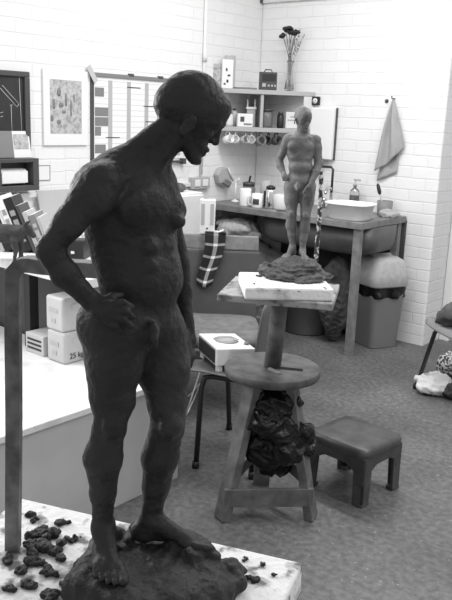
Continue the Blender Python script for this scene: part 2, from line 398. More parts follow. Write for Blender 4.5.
tag(M(I(V((p.x, p.y, BZ+.001))+U*.03, YAW)).box((.05, .09, .05), (.05, .12, .1)).build('white_box', 'white', None, .003), 'plain white box holding up the right end of the row of books', 'box')
# board leaning on the wall behind the books
a = on(42, 193, 0, XA+.03)
tag(M(I((XA+.075, 2.94, BZ+.006), 0, 0, -.32)).box((0, 0, .095), (.014, .26, .19)).build('drawing_board', 'light_grey', None, .003), 'pale grey board leaning against the wall behind the books', 'board')
t = T('black_case', 'black box with small pale label beside the papers on the bench', 'box', fl(75, 260, BZ), YAW)
q = I(fl(75, 260, BZ), YAW-.15)
M(q).box((-.02, .05, .045), (.12, .1, .09), tx=.9, ty=.8).build('body', 'black', t, .006)
M(q).box((-.01, -.004, .035), (.016, .003, .012)).build('label', 'paper', t)
for i, (x, y, s, r, lab) in enumerate([(46, 268, .2, .2, 'white paper sheet at the near edge of the bench below the clay animal'), (84, 268, .16, -.3, 'white paper sheet on the bench in front of the black box'), (96, 271, .13, .5, 'slightly rotated white paper sheet at the right end of the bench')]):
    c = fl(x, y, BZ); tag(M(I((min(c.x, -2.49), max(c.y, 2.1), BZ+.002+.003*i), YAW+r)).box((0, 0, 0), (s, s*.7, .0024)).build('paper_sheet', 'paper'), lab, 'paper', 'papers on the bench')
# clay animal
c0 = fl(8, 261, BZ)+N*-.0
def A(x, z, w=0.): return c0+(U*x+Z*z+N*w)*1.18
s = .0045
an = [EL(A(-.005, .105), (.075, .035, .042), (U, N, Z), .02), EL(A(-.06, .105), (.05, .036, .045), (U, N, Z), .02), CN(A(.04, .115), A(.075, .125), .03, .02, .02), CN(A(.075, .125), A(.1, .1), .02, .011, .012),
      CN(A(.07, .14, .012), A(.082, .155, .022), .008, .004, .004), CN(A(.07, .14, -.012), A(.082, .155, -.022), .008, .004, .004), CN(A(-.11, .12), A(-.122, .06), .007, .004, .008)]
for x, w in ((.03, .018), (.042, -.018), (-.075, .018), (-.065, -.018)):
    an += [CN(A(x, .08, w), A(x+.006, .045, w), .018, .011, .012), CN(A(x+.006, .045, w), A(x, .008, w), .011, .008, .006)]
tag(clay('animal_figurine', an, .0035, 'clay_animal', None, .002, 50), 'small dark clay animal standing on the bench in front of the books', 'figurine')

# ================================================================== LEFT WALL ITEMS
def wA(px, py, off=0.): return on(px, py, 0, XA+off)
def wallbox(m, y0, y1, z0, z1, x0, x1, mi=0): m.box((XA+(x0+x1)/2, (y0+y1)/2, (z0+z1)/2), (x1-x0, y1-y0, z1-z0), mi=mi); return m
# blackboard
t = T('blackboard', 'dark framed blackboard with chalk lines on the left wall', 'blackboard', (XA, 2.35, 1.24))
m = M(); y1, y0, zt, zb = 2.775, 1.75, 1.735, 1.258
wallbox(m, y0, y1, zt-.03, zt, .001, .03); wallbox(m, y0, y1, zb, zb+.03, .001, .03); wallbox(m, y1-.035, y1, zb+.03, zt-.03, .001, .03); wallbox(m, y0, y0+.035, zb+.03, zt-.03, .001, .03)
m.build('frame', 'dark_grey', t, .004)
wallbox(M(), y0+.035, y1-.035, zb+.03, zt-.03, .001, .016).build('slate', 'board_black', t)
m = M()
def chalk(a, b, r=.002):
    pa, pb = wA(*a, .017), wA(*b, .017); m.tube([pa, pb], r, 4)
for a, b in [((0, 88), (17, 107)), ((2, 85), (19, 104)), ((17, 107), (19, 104)), ((19, 76), (22, 138)), ((11, 105), (12, 135)), ((10, 105), (13, 105)), ((18, 76), (21, 76)), ((0, 113), (3, 112)), ((0, 117), (3, 116))]: chalk(a, b)
m.build('chalk_drawing', 'chalk', t)
# rack
t = T('letter_rack', 'dark wooden letter rack on the wall under the blackboard', 'rack', (XA, 2.4, 1.07))
m = M(); ry0, ry1, rz0, rz1, rd = 1.75, 2.775, 1.072, 1.255, .10
wallbox(m, ry0, ry1, rz0, rz0+.03, .001, rd); wallbox(m, ry0, ry1, rz1-.022, rz1, .001, rd); wallbox(m, ry0, ry1, rz0+.03, rz1-.022, .001, .012)
for yy in (ry0+.02, 2.15, 2.5, ry1-.02): wallbox(m, yy-.02, yy+.02, rz0+.03, rz1-.022, .012, rd)
m.build('case', 'dark_grey', t, .003)
for (ya, yb, hh, r, lab) in [(2.535, 2.735, .09, .05, 'bundle of white papers in the right slot of the dark letter rack')]:
    m = M(I((XA+.05, (ya+yb)/2, rz0+.032), 0, r*0))
    for i in range(6): m.box((-.028+i*.011, random.uniform(-.012, .012), hh/2+random.uniform(0, .008)), (.003, (yb-ya)*.86, hh-.012*i*.4))
    tag(m.build('papers', 'paper'), lab, 'papers')
tag(M(I((XA+.05, 2.70, rz1+.002), 0, 0, -.18)).box((0, 0, .075), (.003, .12, .15)).box((.002, 0, .09), (.001, .1, .085), mi=1).build('postcard', ['paper', 'print_art']), 'white picture card standing on the letter rack before the blackboard', 'card')
tag(M(I((XA+.055, 2.53, rz1+.002), 0, 0, -.15)).box((0, 0, .075), (.006, .22, .15)).build('grey_folder', 'mid_grey', None, .006), 'grey folder leaning on the blackboard beside the picture card', 'folder')
m = M(); y0, y1, z0, z1 = 2.84, 2.925, 1.115, 1.205
wallbox(m, y0, y1, z0, z1, .002, .004); 
for a in ((y0, y1, z0, z0+.003), (y0, y1, z1-.003, z1), (y0, y0+.003, z0, z1), (y1-.003, y1, z0, z1)): wallbox(m, *a, .004, .0055, 1)
tag(m.build('wall_note', ['paper', 'dark_grey']), 'small outlined white note on the wall right of the letter rack', 'note')
# framed print
t = T('art_print', 'grey abstract print in a white mount on the left brick wall', 'print', (XA, 3.04, 1.33))
wallbox(M(), 2.878, 3.212, 1.322, 1.762, .001, .014).build('mount', 'white', t, .002)
m = wallbox(M(), 2.925, 3.162, 1.392, 1.705, .014, .0155)
for (px, py, w, h) in [(59, 92, .03, .05), (54, 104, .02, .06), (66, 100, .018, .08), (71, 108, .014, .1), (59, 122, .03, .03), (52, 118, .02, .04), (64, 112, .03, .02), (74, 98, .012, .05), (61, 105, .035, .03)]:
    c = wA(px, py, .0157); m.lathe([(.3, 0), (.5, .0004), (.3, .0008)], 10, (XA+.0155, c.y, c.z), 1, 1, 1, 2, Matrix(((0, 0, 1), (w, 0, 0), (0, h, 0))))
m.build('image', ['print_art', 'mid_grey'], t)
# wall planner
t = T('wall_planner', 'large white year planner with grey blocks on the left wall', 'planner', (XA, 3.66, 1.22))
y0, y1, z0, z1 = 3.245, 4.09, 1.225, 1.752
m = wallbox(M(), y0, y1, z0, z1, .001, .006)
for i in range(1, 15): z = z0+(z1-z0)*i/15; wallbox(m, y0+.03, y1-.01, z-.001, z+.001, .006, .0065, 1)
for i in range(5): wallbox(m, y0+.14+.16*i, y0+.175+.16*i, z0+.02, z1-.03, .006, .0063, 2)
for zz, w in ((1.62, .075), (1.5, .11), (1.44, .11), (1.38, .05), (1.27, .09)): wallbox(m, y0+.03, y0+.03+w, zz, zz+.055, .006, .0066, 3)
for zz, ya in ((1.685, .3), (1.57, .45), (1.47, .47), (1.365, .12)): wallbox(m, y0+ya, y0+ya+.12, zz, zz+.006, .0066, .0072, 4)
m.build('sheet', ['white', 'light_grey', 'light_grey', 'mid_grey', 'ink'], t)
m = wallbox(M(), y0-.005, y1+.005, z1-.012, z1+.012, .001, .016); m.build('top_rail', 'mid_grey', t, .002)
wallbox(M(), y0-.004, y0+.022, z0, z1-.012, .001, .009).build('side_strip', 'dark_grey', t)
for yy in (y0+.33, y0+.6): wallbox(M(), yy-.02, yy+.02, z1+.005, z1+.022, .001, .02).build('clip', 'dark_grey', t, .002)
M(I((XA+.018, y0, z1), 0, .6)).box((0, 0, 0), (.002, .035, .11)).build('tape', 'card', t)
t = T('corner_bracket', 'small dark metal bracket on the left wall below the planner', 'bracket', (XA, 4.07, 1.21)); c = wA(176, 161)
m = M(); wallbox(m, c.y-.06, c.y+.035, c.z-.008, c.z+.006, .001, .03); m.build('arm', 'dark_grey', t, .003)
m = M(); wallbox(m, c.y+.035, c.y+.065, c.z-.02, c.z+.02, .001, .04); m.build('end_plate', 'dark_grey', t, .003)
# sockets
a, b = wA(188, 177), wA(207, 190)
t = T('double_socket', 'grey double power socket with two white switches on the left wall', 'socket', (XA, (a.y+b.y)/2, 1.0))
y0, y1 = 4.16, 4.36; z0, z1 = 1.0, 1.085
wallbox(M(), y0, y1, z0, z1, .001, .035).build('back_box', 'light_grey', t, .004)
for yy in (y0+.03, y0+.115): wallbox(M(), yy, yy+.06, z0+.02, z1-.015, .035, .042).build('switch_plate', 'white', t, .003)

# ================================================================== CORNER SHELF
A0, A1 = V((XA+.002, 4.305, 0)), V((-3.30, YC-.002, 0)); FD = (A1-A0).normalized(); FN = V((FD.y, -FD.x, 0))
CO = V((XA+.002, YC-.002, 0)); ZT, ZL = 1.725, 1.455
t = T('corner_shelf', 'grey painted two tier shelf fixed across the corner of the room', 'shelf', (XA+.2, 4.75, ZL))
for z, n in ((ZT, 'upper_board'), (ZL, 'lower_board')): M().prism([A0[:2], A1[:2], CO[:2]], z-.032, z).build(n, 'light_grey', t, .003)
mid = A0.lerp(A1, .52)
m = M(); m.beam(mid+Z*((ZT-.032+ZL)/2)-FN*.01, CO.lerp(mid, .1)+Z*((ZT-.032+ZL)/2), .022, ZT-.034-ZL); m.build('divider', 'light_grey', t, .002)
e = A1-FD*.045-FN*.012; m = M(); m.beam(e-FD*.04+Z*((ZT-.032+ZL)/2), e+FD*.04+Z*((ZT-.032+ZL)/2), .016, ZT-.034-ZL); m.build('end_panel', 'off_white', t, .002)
def sh(px, z, back=0.):
    """point on a shelf behind its front edge, seen at pixel column px"""
    p = onp(px, 90 if z > 1.6 else 131, A0-FN*back, FN); return V((p.x, p.y, z+.001))
SR = math.atan2(FD.y, FD.x)
def sbox(px, z, back, w, h, d, mt, name, label, cat, extra=None, par=False, r=0.):
    c = sh(px, z, back); q = I(c, SR+r)
    if not extra: return tag(M(q).box((0, 0, h/2), (w, d, h)).build(name, mt, None, .003), label, cat)
    t = T(name, label, cat, c); M(q).box((0, 0, h/2), (w, d, h)).build('body', mt, t, .004)
    for (n, cc, dd, mm_) in extra: M(q).box(cc, dd, mi=0).build(n, mm_, t)
    return t
sbox(216, ZT, .07, .13, .17, .012, 'light_grey', 'picture_panel', 'grey picture panel at the left end of the upper shelf', 'picture', [('image', (-.0, -.0068, .09), (.1, .002, .11), 'print_art')], r=.15)
sbox(226.5, ZT, .06, .082, .2, .05, 'white', 'tall_carton', 'tall white printed carton on the upper shelf', 'carton',
     [('print_mark', (.0, -.026, .05), (.014, .002, .02), 'ink'), ('print_mark', (.01, -.026, .09), (.02, .002, .012), 'ink'), ('print_mark', (-.008, -.026, .13), (.012, .002, .02), 'ink'), ('print_mark', (-.02, -.026, .03), (.014, .002, .012), 'ink'), ('cap', (.005, 0, .215), (.05, .03, .03), 'light_grey')])
sbox(231.5, ZT, .11, .04, .235, .03, 'light_grey', 'narrow_carton', 'narrow grey carton just right of the tall white printed carton', 'carton', r=.1)
sbox(245, ZT, .06, .16, .012, .11, 'mid_grey', 'flat_book', 'flat grey book lying on the upper shelf left of the radio', 'book')
t = sbox(267.5, ZT, .07, .125, .128, .06, 'dark_grey', 'radio', 'small dark radio with carrying handle on the upper shelf', 'radio',
     [('display', (-.035, -.0315, .035), (.026, .003, .025), 'light_grey'), ('knob', (.0, -.0315, .032), (.014, .004, .014), 'light_grey'), ('knob', (.025, -.0315, .032), (.014, .004, .014), 'light_grey'), ('knob', (.048, -.0315, .032), (.012, .004, .014), 'light_grey'), ('speaker_grille', (0, -.0312, .088), (.1, .002, .05), 'black')])
c = sh(267.5, ZT, .07); M(I(c, SR)).tube([(-.03, 0, .128), (-.022, 0, .145), (.022, 0, .145), (.03, 0, .128)], .004, 6).build('handle', 'black', t)
# vase of dried flowers
c = sh(289, ZT, .06); c.x += 0
t = T('glass_vase', 'clear glass vase on the upper shelf right of the radio', 'vase', c)
M(I(c)).lathe([(.034, 0), (.036, .01), (.028, .09), (.026, .2), (.03, .215), (.027, .215), (.023, .2), (.025, .09), (.03, .012), (.001, .01)], 20).build('vessel', 'glass', t)
t = T('dried_flowers', 'bunch of dried dark flowers standing in the glass vase', 'flowers', c+Z*.02)
tops = [(283, 36), (286, 30), (289, 29), (292, 33), (295, 34), (297, 31), (300, 29), (303, 36), (299, 43), (296, 48)]
pl = c+Z*.1
for i, (x, y) in enumerate(tops):
    p = onp(x, y, pl+N*random.uniform(-.03, .03), N); b = c+Z*.022+U*random.uniform(-.012, .012)+N*random.uniform(-.012, .012); g = c+Z*.19+U*(random.uniform(-.015, .015))+N*random.uniform(-.012, .012)
    thin = i > 5
    st = M().tube([b, g, g.lerp(p, .5)+U*random.uniform(-.008, .008), p], .0025 if not thin else .0014, 6, sub=4).build('stem', 'wood_dark' if not thin else 'mid_grey', t)
    if not thin:
        pr = [EL(p+V((random.uniform(-.014, .014), random.uniform(-.014, .014), random.uniform(-.01, .012))), (.015, .015, .012)) for _ in range(5)]
        clay('flower_head', pr, .004, 'black', t, .006, 60)
    else:
        mm = M()
        for k in range(6):
            f = g.lerp(p, .55+.09*k); mm.lathe([(.001, -.008), (.005, 0), (.001, .008)], 6, f+U*random.uniform(-.012, .012)+Z*random.uniform(-.01, .01))
        mm.build('dry_leaves', 'mid_grey', t)
# lower shelf
def jar(c, prof, mt, name, label, cat, lid=None, liq=None):
    t = T(name, label, cat, c); M(I(c)).lathe(prof, 20).build('body', mt, t)
    if lid: M(I(c)).lathe(lid[0], 20).build('lid', lid[1], t)
    if liq: M(I(c)).lathe(liq[0], 20).build('contents', liq[1], t)
    return t
c = sh(228.5, ZL, .06); jar(c, [(.03, 0), (.032, .02), (.03, .08), (.022, .09)], 'off_white', 'white_jar', 'small white jar at the left end of the lower shelf', 'jar', ([(.023, .09), (.023, .105)], 'mid_grey'))
c = sh(233.5, ZL, .1); jar(c, [(.022, 0), (.022, .1), (.012, .115)], 'light_grey', 'small_bottle', 'small dark capped bottle between white jar and white box', 'bottle', ([(.013, .115), (.013, .13)], 'black'))
sbox(244, ZL, .05, .115, .095, .06, 'white', 'white_tin', 'white box with dark square print on the lower shelf', 'box', [('dark_print', (-.022, -.031, .055), (.03, .002, .036), 'dark_grey'), ('print_line', (.02, -.031, .02), (.06, .002, .012), 'mid_grey')])
c = sh(250, ZL, .13); t = T('paper_stand', 'white holder with upright prongs behind the printed white box', 'holder', c)
M(I(c, SR)).box((0, 0, .065), (.065, .03, .13)).build('base', 'light_grey', t, .004)
for dx in (-.028, .028): M(I(c, SR)).box((dx, 0, .165), (.008, .02, .07)).build('prong', 'white', t)
M(I(c, SR)).box((0, -.003, .138), (.075, .034, .016)).build('cross_bar', 'white', t)
c = sh(266, ZL, .06); jar(c, [(.042, 0), (.045, .02), (.045, .1), (.036, .12), (.032, .12), (.038, .1), (.038, .02), (.001, .015)], 'smoky_glass', 'glass_jar', 'glass jar with dark lid in the middle of the lower shelf', 'jar', ([(.047, .12), (.047, .135)], 'dark_grey'))
c = sh(280, ZL, .05); jar(c, [(.024, 0), (.026, .02), (.026, .09), (.018, .1)], 'black', 'dark_jar', 'dark jar right of the glass jar on the lower shelf', 'jar', ([(.02, .1), (.02, .12)], 'dark_grey'))
sbox(291, ZL, .09, .1, .12, .03, 'paper', 'white_packet', 'white packet on the lower shelf behind the far figure', 'packet', [('print_line', (0, -.016, .06), (.07, .002, .01), 'light_grey'), ('print_line', (.01, -.016, .085), (.05, .002, .01), 'light_grey')])
# mugs hanging under the shelf
def mug_parts(t, q, r, h, mt, hr=.022, pmt=None):
    M(q).lathe([(r*.92, 0), (r, .006), (r, h), (r*.9, h), (r*.88, .01), (.001, .008)], 22).build('body', mt, t)
    M(q).tube([(r*.95, 0, h*.8), (r+hr, 0, h*.74), (r+hr*1.15, 0, h*.45), (r+hr*.7, 0, h*.2), (r*.95, 0, h*.16)], .0048, 7, sub=3).build('handle', mt, t)
hm = [(228.5, 'white', 'white mug at the left end of the mugs hanging under the shelf', .5, .0), (236, 'white', 'white mug hanging second from the left with its base facing out', -.4, .01), (245, 'light_grey', 'light grey mug hanging third from the left under the shelf', .3, 0), (252, 'off_white', 'pale mug hanging in the middle under the shelf', -.3, 0), (261, 'mid_grey', 'wide pale rimmed grey mug hanging under the shelf', .2, 0), (268.5, 'dark_grey', 'dark mug hanging right of the wide grey mug', -.5, .0), (277, 'dark_grey', 'dark mug hanging at the right end beside the far figure', .4, 0)]
for i, (px, mt, lab, tw, dz) in enumerate(hm):
    c = sh(px, ZL, .03+.012*(i % 2)); hook = c+Z*-.033
    t = T('hanging_mug', lab, 'mug', hook, 0, 'mugs hanging under the shelf')
    r, h = (.030, .07) if i != 4 else (.034, .07)
    q = Matrix.Translation(hook-Z*(.028+r*.72)) @ Matrix.Rotation(SR+tw, 4, 'Z') @ Matrix.Rotation(math.radians(72), 4, 'X') @ Matrix.Rotation(math.radians(78), 4, 'Z') @ Matrix.Translation((0, 0, -h/2))
    q = Matrix.Translation(hook-Z*(r+.03)) @ Matrix.Rotation(SR+tw, 4, 'Z') @ Matrix.Rotation(math.radians(80), 4, 'X') @ Matrix.Rotation(math.radians(90), 4, 'Z') @ Matrix.Translation((0, 0, -h/2))
    mug_parts(t, q, r, h, mt)
    M().tube([hook+Z*.003, hook-Z*.012, hook-Z*.02+FD*.006, hook-Z*.012+FD*.012], .002, 6).build('hook', 'black_metal', t)

# ================================================================== COUNTER AND SINK
CT = .9
t = T('sink_counter', 'long wooden sink counter with open underside along the back wall', 'counter', (-3.1, 4.6, 0))
m = M().box((-3.145, 4.625, CT-.0225), (1.345, .615, .045)); m.build('top', 'wood', t, .004)
for n, x, y in (('leg', -2.515, 4.36), ('leg', -2.515, 4.88), ('leg', -3.78, 4.36), ('leg', -3.78, 4.88)):
    M().beam((x, y, 0), (x, y, CT-.046), .05, .045, U*0+V((0, 1, 0))).build('leg', 'wood', t, .003)
m = M(); q = I((-2.92, 4.63, 0)); m = M(q); m.lathe([(.40, .665), (.455, .685), (.475, .73), (.48, CT-.047)], 48, sx=.98, sy=.48, pw=5); m.build('basin', 'sink_steel', t)
# mixer tap
c = V((-3.03, 4.82, CT))
t = T('tap', 'chrome gooseneck tap at the back of the counter behind the wash bowl', 'tap', c)
M(I(c)).lathe([(.028, .0), (.026, .02), (.014, .03), (.012, .06)], 16).build('base', 'chrome', t)
M().tube([c+Z*.05, c+Z*.11, c+V((.01, -.03, .15)), c+V((.02, -.08, .155)), c+V((.025, -.12, .12))], .011, 10, sub=5).build('spout', 'chrome', t)
for dx in (-.06, .06):
    M(I(c+V((dx, 0, 0)))).lathe([(.014, 0), (.012, .05), (.024, .055), (.024, .07), (.008, .078)], 12, sx=1, sy=1).build('tap_handle', 'chrome', t)
# water heater
t = T('water_heater', 'white wall mounted water heater on the brick wall behind the far figure', 'heater', (-3.19, YC, 1.245))
M().box((-3.2, YC-.028, 1.43), (.2, .052, .37)).build('case', 'white', t, .008)
M().box((-3.097, YC-.012, 1.43), (.008, .02, .374)).build('edge_shade', 'dark_grey', t, .002)  # dark sliver painted in for the heater's shadowed side
M().tube([(-3.18, YC-.07, 1.25), (-3.18, YC-.07, 1.21), (-3.16, YC-.1, 1.195), (-3.04, YC-.13, 1.2), (-3.02, YC-.135, 1.185), (-3.02, YC-.135, 1.02)], .009, 8).build('spout_pipe', 'black_metal', t)
M().box((-3.19, YC-.065, 1.222), (.06, .05, .04)).build('valve', 'mid_grey', t, .004)
c = on(317, 101, 1, YC)
t = T('wall_timer', 'small square black timer with white dial beside the shelf end', 'timer', c)
M().box((c.x, YC-.012, c.z), (.06, .024, .062)).build('case', 'black', t, .003)
m = M(); ax = Matrix(((1, 0, 0), (0, 0, -1), (0, 1, 0))); m.lathe([(.02, 0), (.02, .003)], 18, (c.x, YC-.025, c.z), axis=ax); m.build('dial', 'white', t)
M().box((c.x+.004, YC-.0292, c.z+.004), (.004, .002, .014)).build('pointer', 'ink', t)
# wash bowl
c = V((-2.63, 4.43, CT))
t = T('wash_bowl', 'white plastic washing up bowl on the right end of the counter', 'bowl', c)
pr = [(.12, 0), (.132, .012), (.148, .098), (.163, .10), (.163, .11), (.142, .11), (.125, .016), (.001, .012)]
M(I(c, .1)).lathe(pr, 40, sx=1., sy=.8, pw=3.2).build('basin', 'white', t)
# soap, brush pot, cloths
c = V((-2.86, 4.86, CT))
t = T('soap_dispenser', 'clear pump bottle with dark liquid behind the white washing up bowl', 'bottle', c)
M(I(c)).lathe([(.034, 0), (.036, .015), (.036, .12), (.03, .15), (.012, .165), (.012, .18)], 18).build('bottle', 'glass', t)
M(I(c)).lathe([(.031, .004), (.033, .015), (.033, .11), (.001, .111)], 18).build('liquid', 'black', t)
M(I(c, -.2)).lathe([(.014, .18), (.014, .195), (.005, .197), (.005, .215)], 12).box((.016, 0, .222), (.055, .014, .012)).build('pump', 'light_grey', t)
c = V((-2.60, 4.84, CT))
t = T('brush_pot', 'grey pot holding a black handled brush at the right end of the counter', 'pot', c)
M(I(c)).lathe([(.045, 0), (.05, .01), (.055, .1), (.05, .1), (.045, .012), (.001, .01)], 18).build('pot', 'mid_grey', t)
t = T('dish_brush', 'black handled brush leaning out of the grey pot', 'brush', c+Z*.014)
M().tube([c+V((.0, 0, .014)), c+V((-.03, 0, .1)), c+V((-.045, .0, .14))], .006, 8).build('stem', 'light_grey', t)
M().tube([c+V((-.045, 0, .14)), c+V((-.05, 0, .155)), c+V((-.066, 0, .2)), c+V((-.07, 0, .212))], [.008, .014, .012, .006], 10).build('handle', 'black', t)
def lump(name, label, cat, c, rad, m, amp=.02, s=12., vox=.008, n=9, seed=1, flat=.0, spread=.6, group=None):
    rnd = random.Random(seed); c = V(c); P = [EL(c+Z*rad[2]*.9, (rad[0]*.75, rad[1]*.75, rad[2]*.9), None, .03)]
    for i in range(n):
        a = 6.283*i/n+rnd.uniform(-.3, .3); r = spread*rnd.uniform(.7, 1.05)
        zz = rnd.uniform(.3, 1.25)
        P.append(EL(c+V((math.cos(a)*rad[0]*r, math.sin(a)*rad[1]*r, rad[2]*zz)), (rad[0]*rnd.uniform(.3, .5), rad[1]*rnd.uniform(.3, .5), rad[2]*rnd.uniform(.35, .6)), None, .03))
    o = clay(name, P, vox, m, None, fn=ridge(amp, s), floor=c.z+.0005)
    return tag(o, label, cat, group)
lump('dish_cloth', 'crumpled grey cloth at the far right end of the counter', 'cloth', (-2.53, 4.78, CT), (.06, .1, .024), 'cloth_light', .006, 40, .005, 6, 3)
# towel on the wall
t = T('towel', 'grey towel hanging from a hook on the white brick wall above the counter', 'towel', (-2.64, YC-.03, 1.17))
pk = on(393, 98, 1, YC-.03); lft = on(380, 172, 1, YC-.03)
def tw(u, v):
    # u down, v across
    wl = -.085*u**.8; wr = .12*min(u*1.12, 1)**.9
    x = pk.x+(wl*(1-v)+wr*v*.92)*1.
    zb = pk.z-.50*u + (v*.17*u if True else 0)-.02*math.sin(v*3.1)*u
    y = YC-.022-.018*math.sin(v*11+.6)*min(1, u*2)*(1-.2*u)-.02*min(1, u*3)
    return (x, y, zb)
M().sheet(tw, 24, 26, .006).build('cloth', 'towel', t)
def tw2(u, v): return (pk.x-.03+.10*v-.05*u*(1-v), YC-.014-.004*math.sin(v*7), pk.z-.3-.27*u*(1-.25*v))
M().sheet(tw2, 10, 10, .005).build('under_fold', 'towel', t)
M().tube([(pk.x, YC, pk.z-.004), (pk.x, YC-.045, pk.z-.004), (pk.x, YC-.05, pk.z+.012)], .004, 6).build('hook', 'black_metal', t)
c = on(387, 101, 1, YC); tag(M().lathe([(.012, 0), (.014, .006), (.006, .016)], 10, (c.x, YC, c.z), axis=ax).build('wall_screw', 'dark_grey'), 'small dark screw in the wall just left of the towel', 'screw')

# ---- things along the counter
def cpt(px, back): 
    p = onp(px, 205, V((0, 4.32+back, 0)), V((0, 1, 0))); return V((p.x, 4.32+back, CT+.0008))
c = cpt(235, .2)
t = T('spray_stick', 'thin white upright brush stick at the left end of the counter', 'brush', c)
M(I(c)).lathe([(.03, 0), (.03, .01), (.008, .02)], 14).build('foot', 'white', t); M().tube([c+Z*.01, c+Z*.16], .006, 8).build('stem', 'white', t); M().box(tuple(c+V((.012, 0, .165))), (.045, .012, .02), Matrix.Rotation(-.5, 3, 'Y')).build('head', 'white', t)
c = cpt(248, .27)
t = T('lidded_jar', 'glass jar with dark lid standing behind the white canister', 'jar', c)
M(I(c)).lathe([(.045, 0), (.05, .012), (.05, .11), (.042, .125)], 20).build('jar', 'smoky_glass', t); M(I(c)).lathe([(.046, .126), (.046, .15), (.02, .156)], 20).build('lid', 'dark_grey', t)
M().tube([c+Z*.15, c+V((.012, 0, .2))], [.006, .009], 8).build('spoon_handle', 'black', t)
c = cpt(245, .07); jar(c, [(.04, 0), (.042, .008), (.042, .125), (.038, .128)], 'white', 'canister', 'plain white canister at the front of the counter left of the printed mug', 'canister')
c = cpt(257.5, .07); t = T('printed_mug', 'white mug with dark print, handle to the left, on the counter', 'mug', c)
mug_parts(t, I(c, math.pi+.4), .044, .1, 'white', .024)
m = M(I(c)); m.sheet(lambda u, v: (.0448*math.cos(-1.2-1.1*(1-v)+.5), .0448*math.sin(-1.2-1.1*(1-v)+.5), .025+.04*u), 4, 8, .001); m.build('print', 'dark_grey', t)
c = cpt(270, .10); t = T('coffee_press', 'tall dark and steel coffee flask right of the printed mug', 'flask', c)
M(I(c)).lathe([(.036, 0), (.038, .01), (.038, .125), (.03, .14)], 20).build('body', 'chrome', t); M(I(c)).lathe([(.033, .14), (.033, .155), (.01, .165)], 16).build('lid', 'black', t)
m = M(I(c)); m.box((-.028, -.03, .07), (.014, .014, .11), Matrix.Rotation(.75, 3, 'Z')); m.build('dark_band', 'black', t)
c = cpt(281, .14); jar(c, [(.05, 0), (.055, .01), (.055, .1), (.05, .105), (.048, .1), (.05, .012), (.001, .01)], 'off_white', 'white_pot', 'plain white pot next to the far figure on the counter', 'pot')
c = cpt(265, .3); jar(c, [(.04, 0), (.04, .17), (.03, .175)], 'light_grey', 'grey_tin', 'tall grey tin at the back of the counter behind the flask', 'tin')
c = cpt(283, .03); tag(M(I(c, .5)).box((0, 0, .006), (.09, .012, .006)).lathe([(.001, .0), (.02, .004), (.016, .012)], 12, (.05, 0, 0)).build('spoon', 'dark_grey'), 'dark spoon lying on the counter in front of the white pot', 'spoon')
# dustpan / brush hanging at the left
c = wA(220, 178)
t = T('sponge_caddy', 'pale hanging caddy with grey mesh on the left wall above the counter', 'caddy', (c.x, c.y, c.z))
e = [(0, .085, .02), (0, .02, .085), (0, -.05, .08), (0, -.085, .03), (0, -.06, -.035), (0, .05, -.075), (0, .08, -.04)]
M().slab([V((XA+.002, c.y+y, c.z+z)) for _, y, z in e], (1, 0, 0), .05).build('body', 'light_grey', t, .01)
M().slab([V((XA+.053, c.y+y, c.z+z)) for y, z in ((-.045, -.03), (.045, -.065), (.07, -.03), (.0, .0))], (1, 0, 0), .012).build('mesh_front', 'mid_grey', t, .004)
M().tube([V((XA+.06, c.y+.02, c.z+.08)), V((XA+.06, c.y+.085, c.z-.02))], .006, 6).build('rim', 'white', t)

# ================================================================== UNDER THE COUNTER
c = V((-3.07, 4.66, 0))
t = T('floor_tub', 'round grey tub standing on the floor under the sink', 'tub', c)
M(I(c)).lathe([(.15, 0), (.165, .01), (.19, .25), (.2, .25), (.2, .265), (.183, .265), (.155, .02), (.001, .015)], 32).build('tub', 'mid_grey', t)
lump('dark_cloth_heap', 'big heap of dark grey cloth under the left half of the counter', 'cloth heap', (-3.46, 4.50, 0), (.3, .26, .36), 'cloth_dark', .016, 17, .014, 11, 5)
lump('light_cloth_bundle', 'pale bundle of folded cloth on top of the dark cloth heap', 'cloth bundle', (-3.58, 4.45, .665), (.2, .17, .07), 'cloth_light', .012, 17, .007, 9, 8)
lump('grey_cloth_heap', 'mid grey crumpled cloth pile behind the far figure base', 'cloth heap', (-3.12, 4.10, 0), (.19, .16, .31), 'cloth_mid', .03, 12, .01, 9, 11)
lump('cloth_sack', 'crumpled grey fabric sack between the tub and the swing bin', 'sack', (-2.78, 4.58, 0), (.12, .15, .34), 'cloth_dark', .014, 21, .009, 11, 21)
# bin
BC = (-2.535, 4.735); BR = -.42
t = T('swing_bin', 'grey plastic swing lid bin with black liner under the counter end', 'bin', (BC[0], BC[1], 0), BR)
q = I((BC[0], BC[1], 0), BR)
M(q).lathe([(.108, 0), (.113, .008), (.138, .435), (.141, .44)], 48, sx=1.02, sy=1., pw=9).build('body', 'bin_body', t)
def bl(u, v):
    a = 6.283*v; ca, sa = math.cos(a), math.sin(a); k = (abs(ca)**6+abs(sa)**6)**(-1/6); r = (.144+.012*math.sin(v*50)*u+.014*u*noise.noise(V((math.cos(a)*3, math.sin(a)*3, u*2))))*k
    return q @ V((r*ca*1.02, r*sa, .446-(.085+.03*noise.noise(V((math.cos(a)*2, math.sin(a)*2, 5))))*u))
M().sheet(bl, 8, 80, .003).build('liner', 'black_gloss', t)
m = M(q); m.lathe([(.149, .44), (.154, .45), (.154, .505), (.149, .53), (.128, .60), (.118, .618), (.09, .635), (.03, .642)], 48, sx=1.02, sy=1., pw=6); m.build('lid', 'bin_lid', t)
m = M(q @ I((.045, -.005, .618), 0, 0, .42)); m.box((.015, 0, .004), (.16, .17, .014)); m.build('swing_flap', 'bin_lid', t, .006)

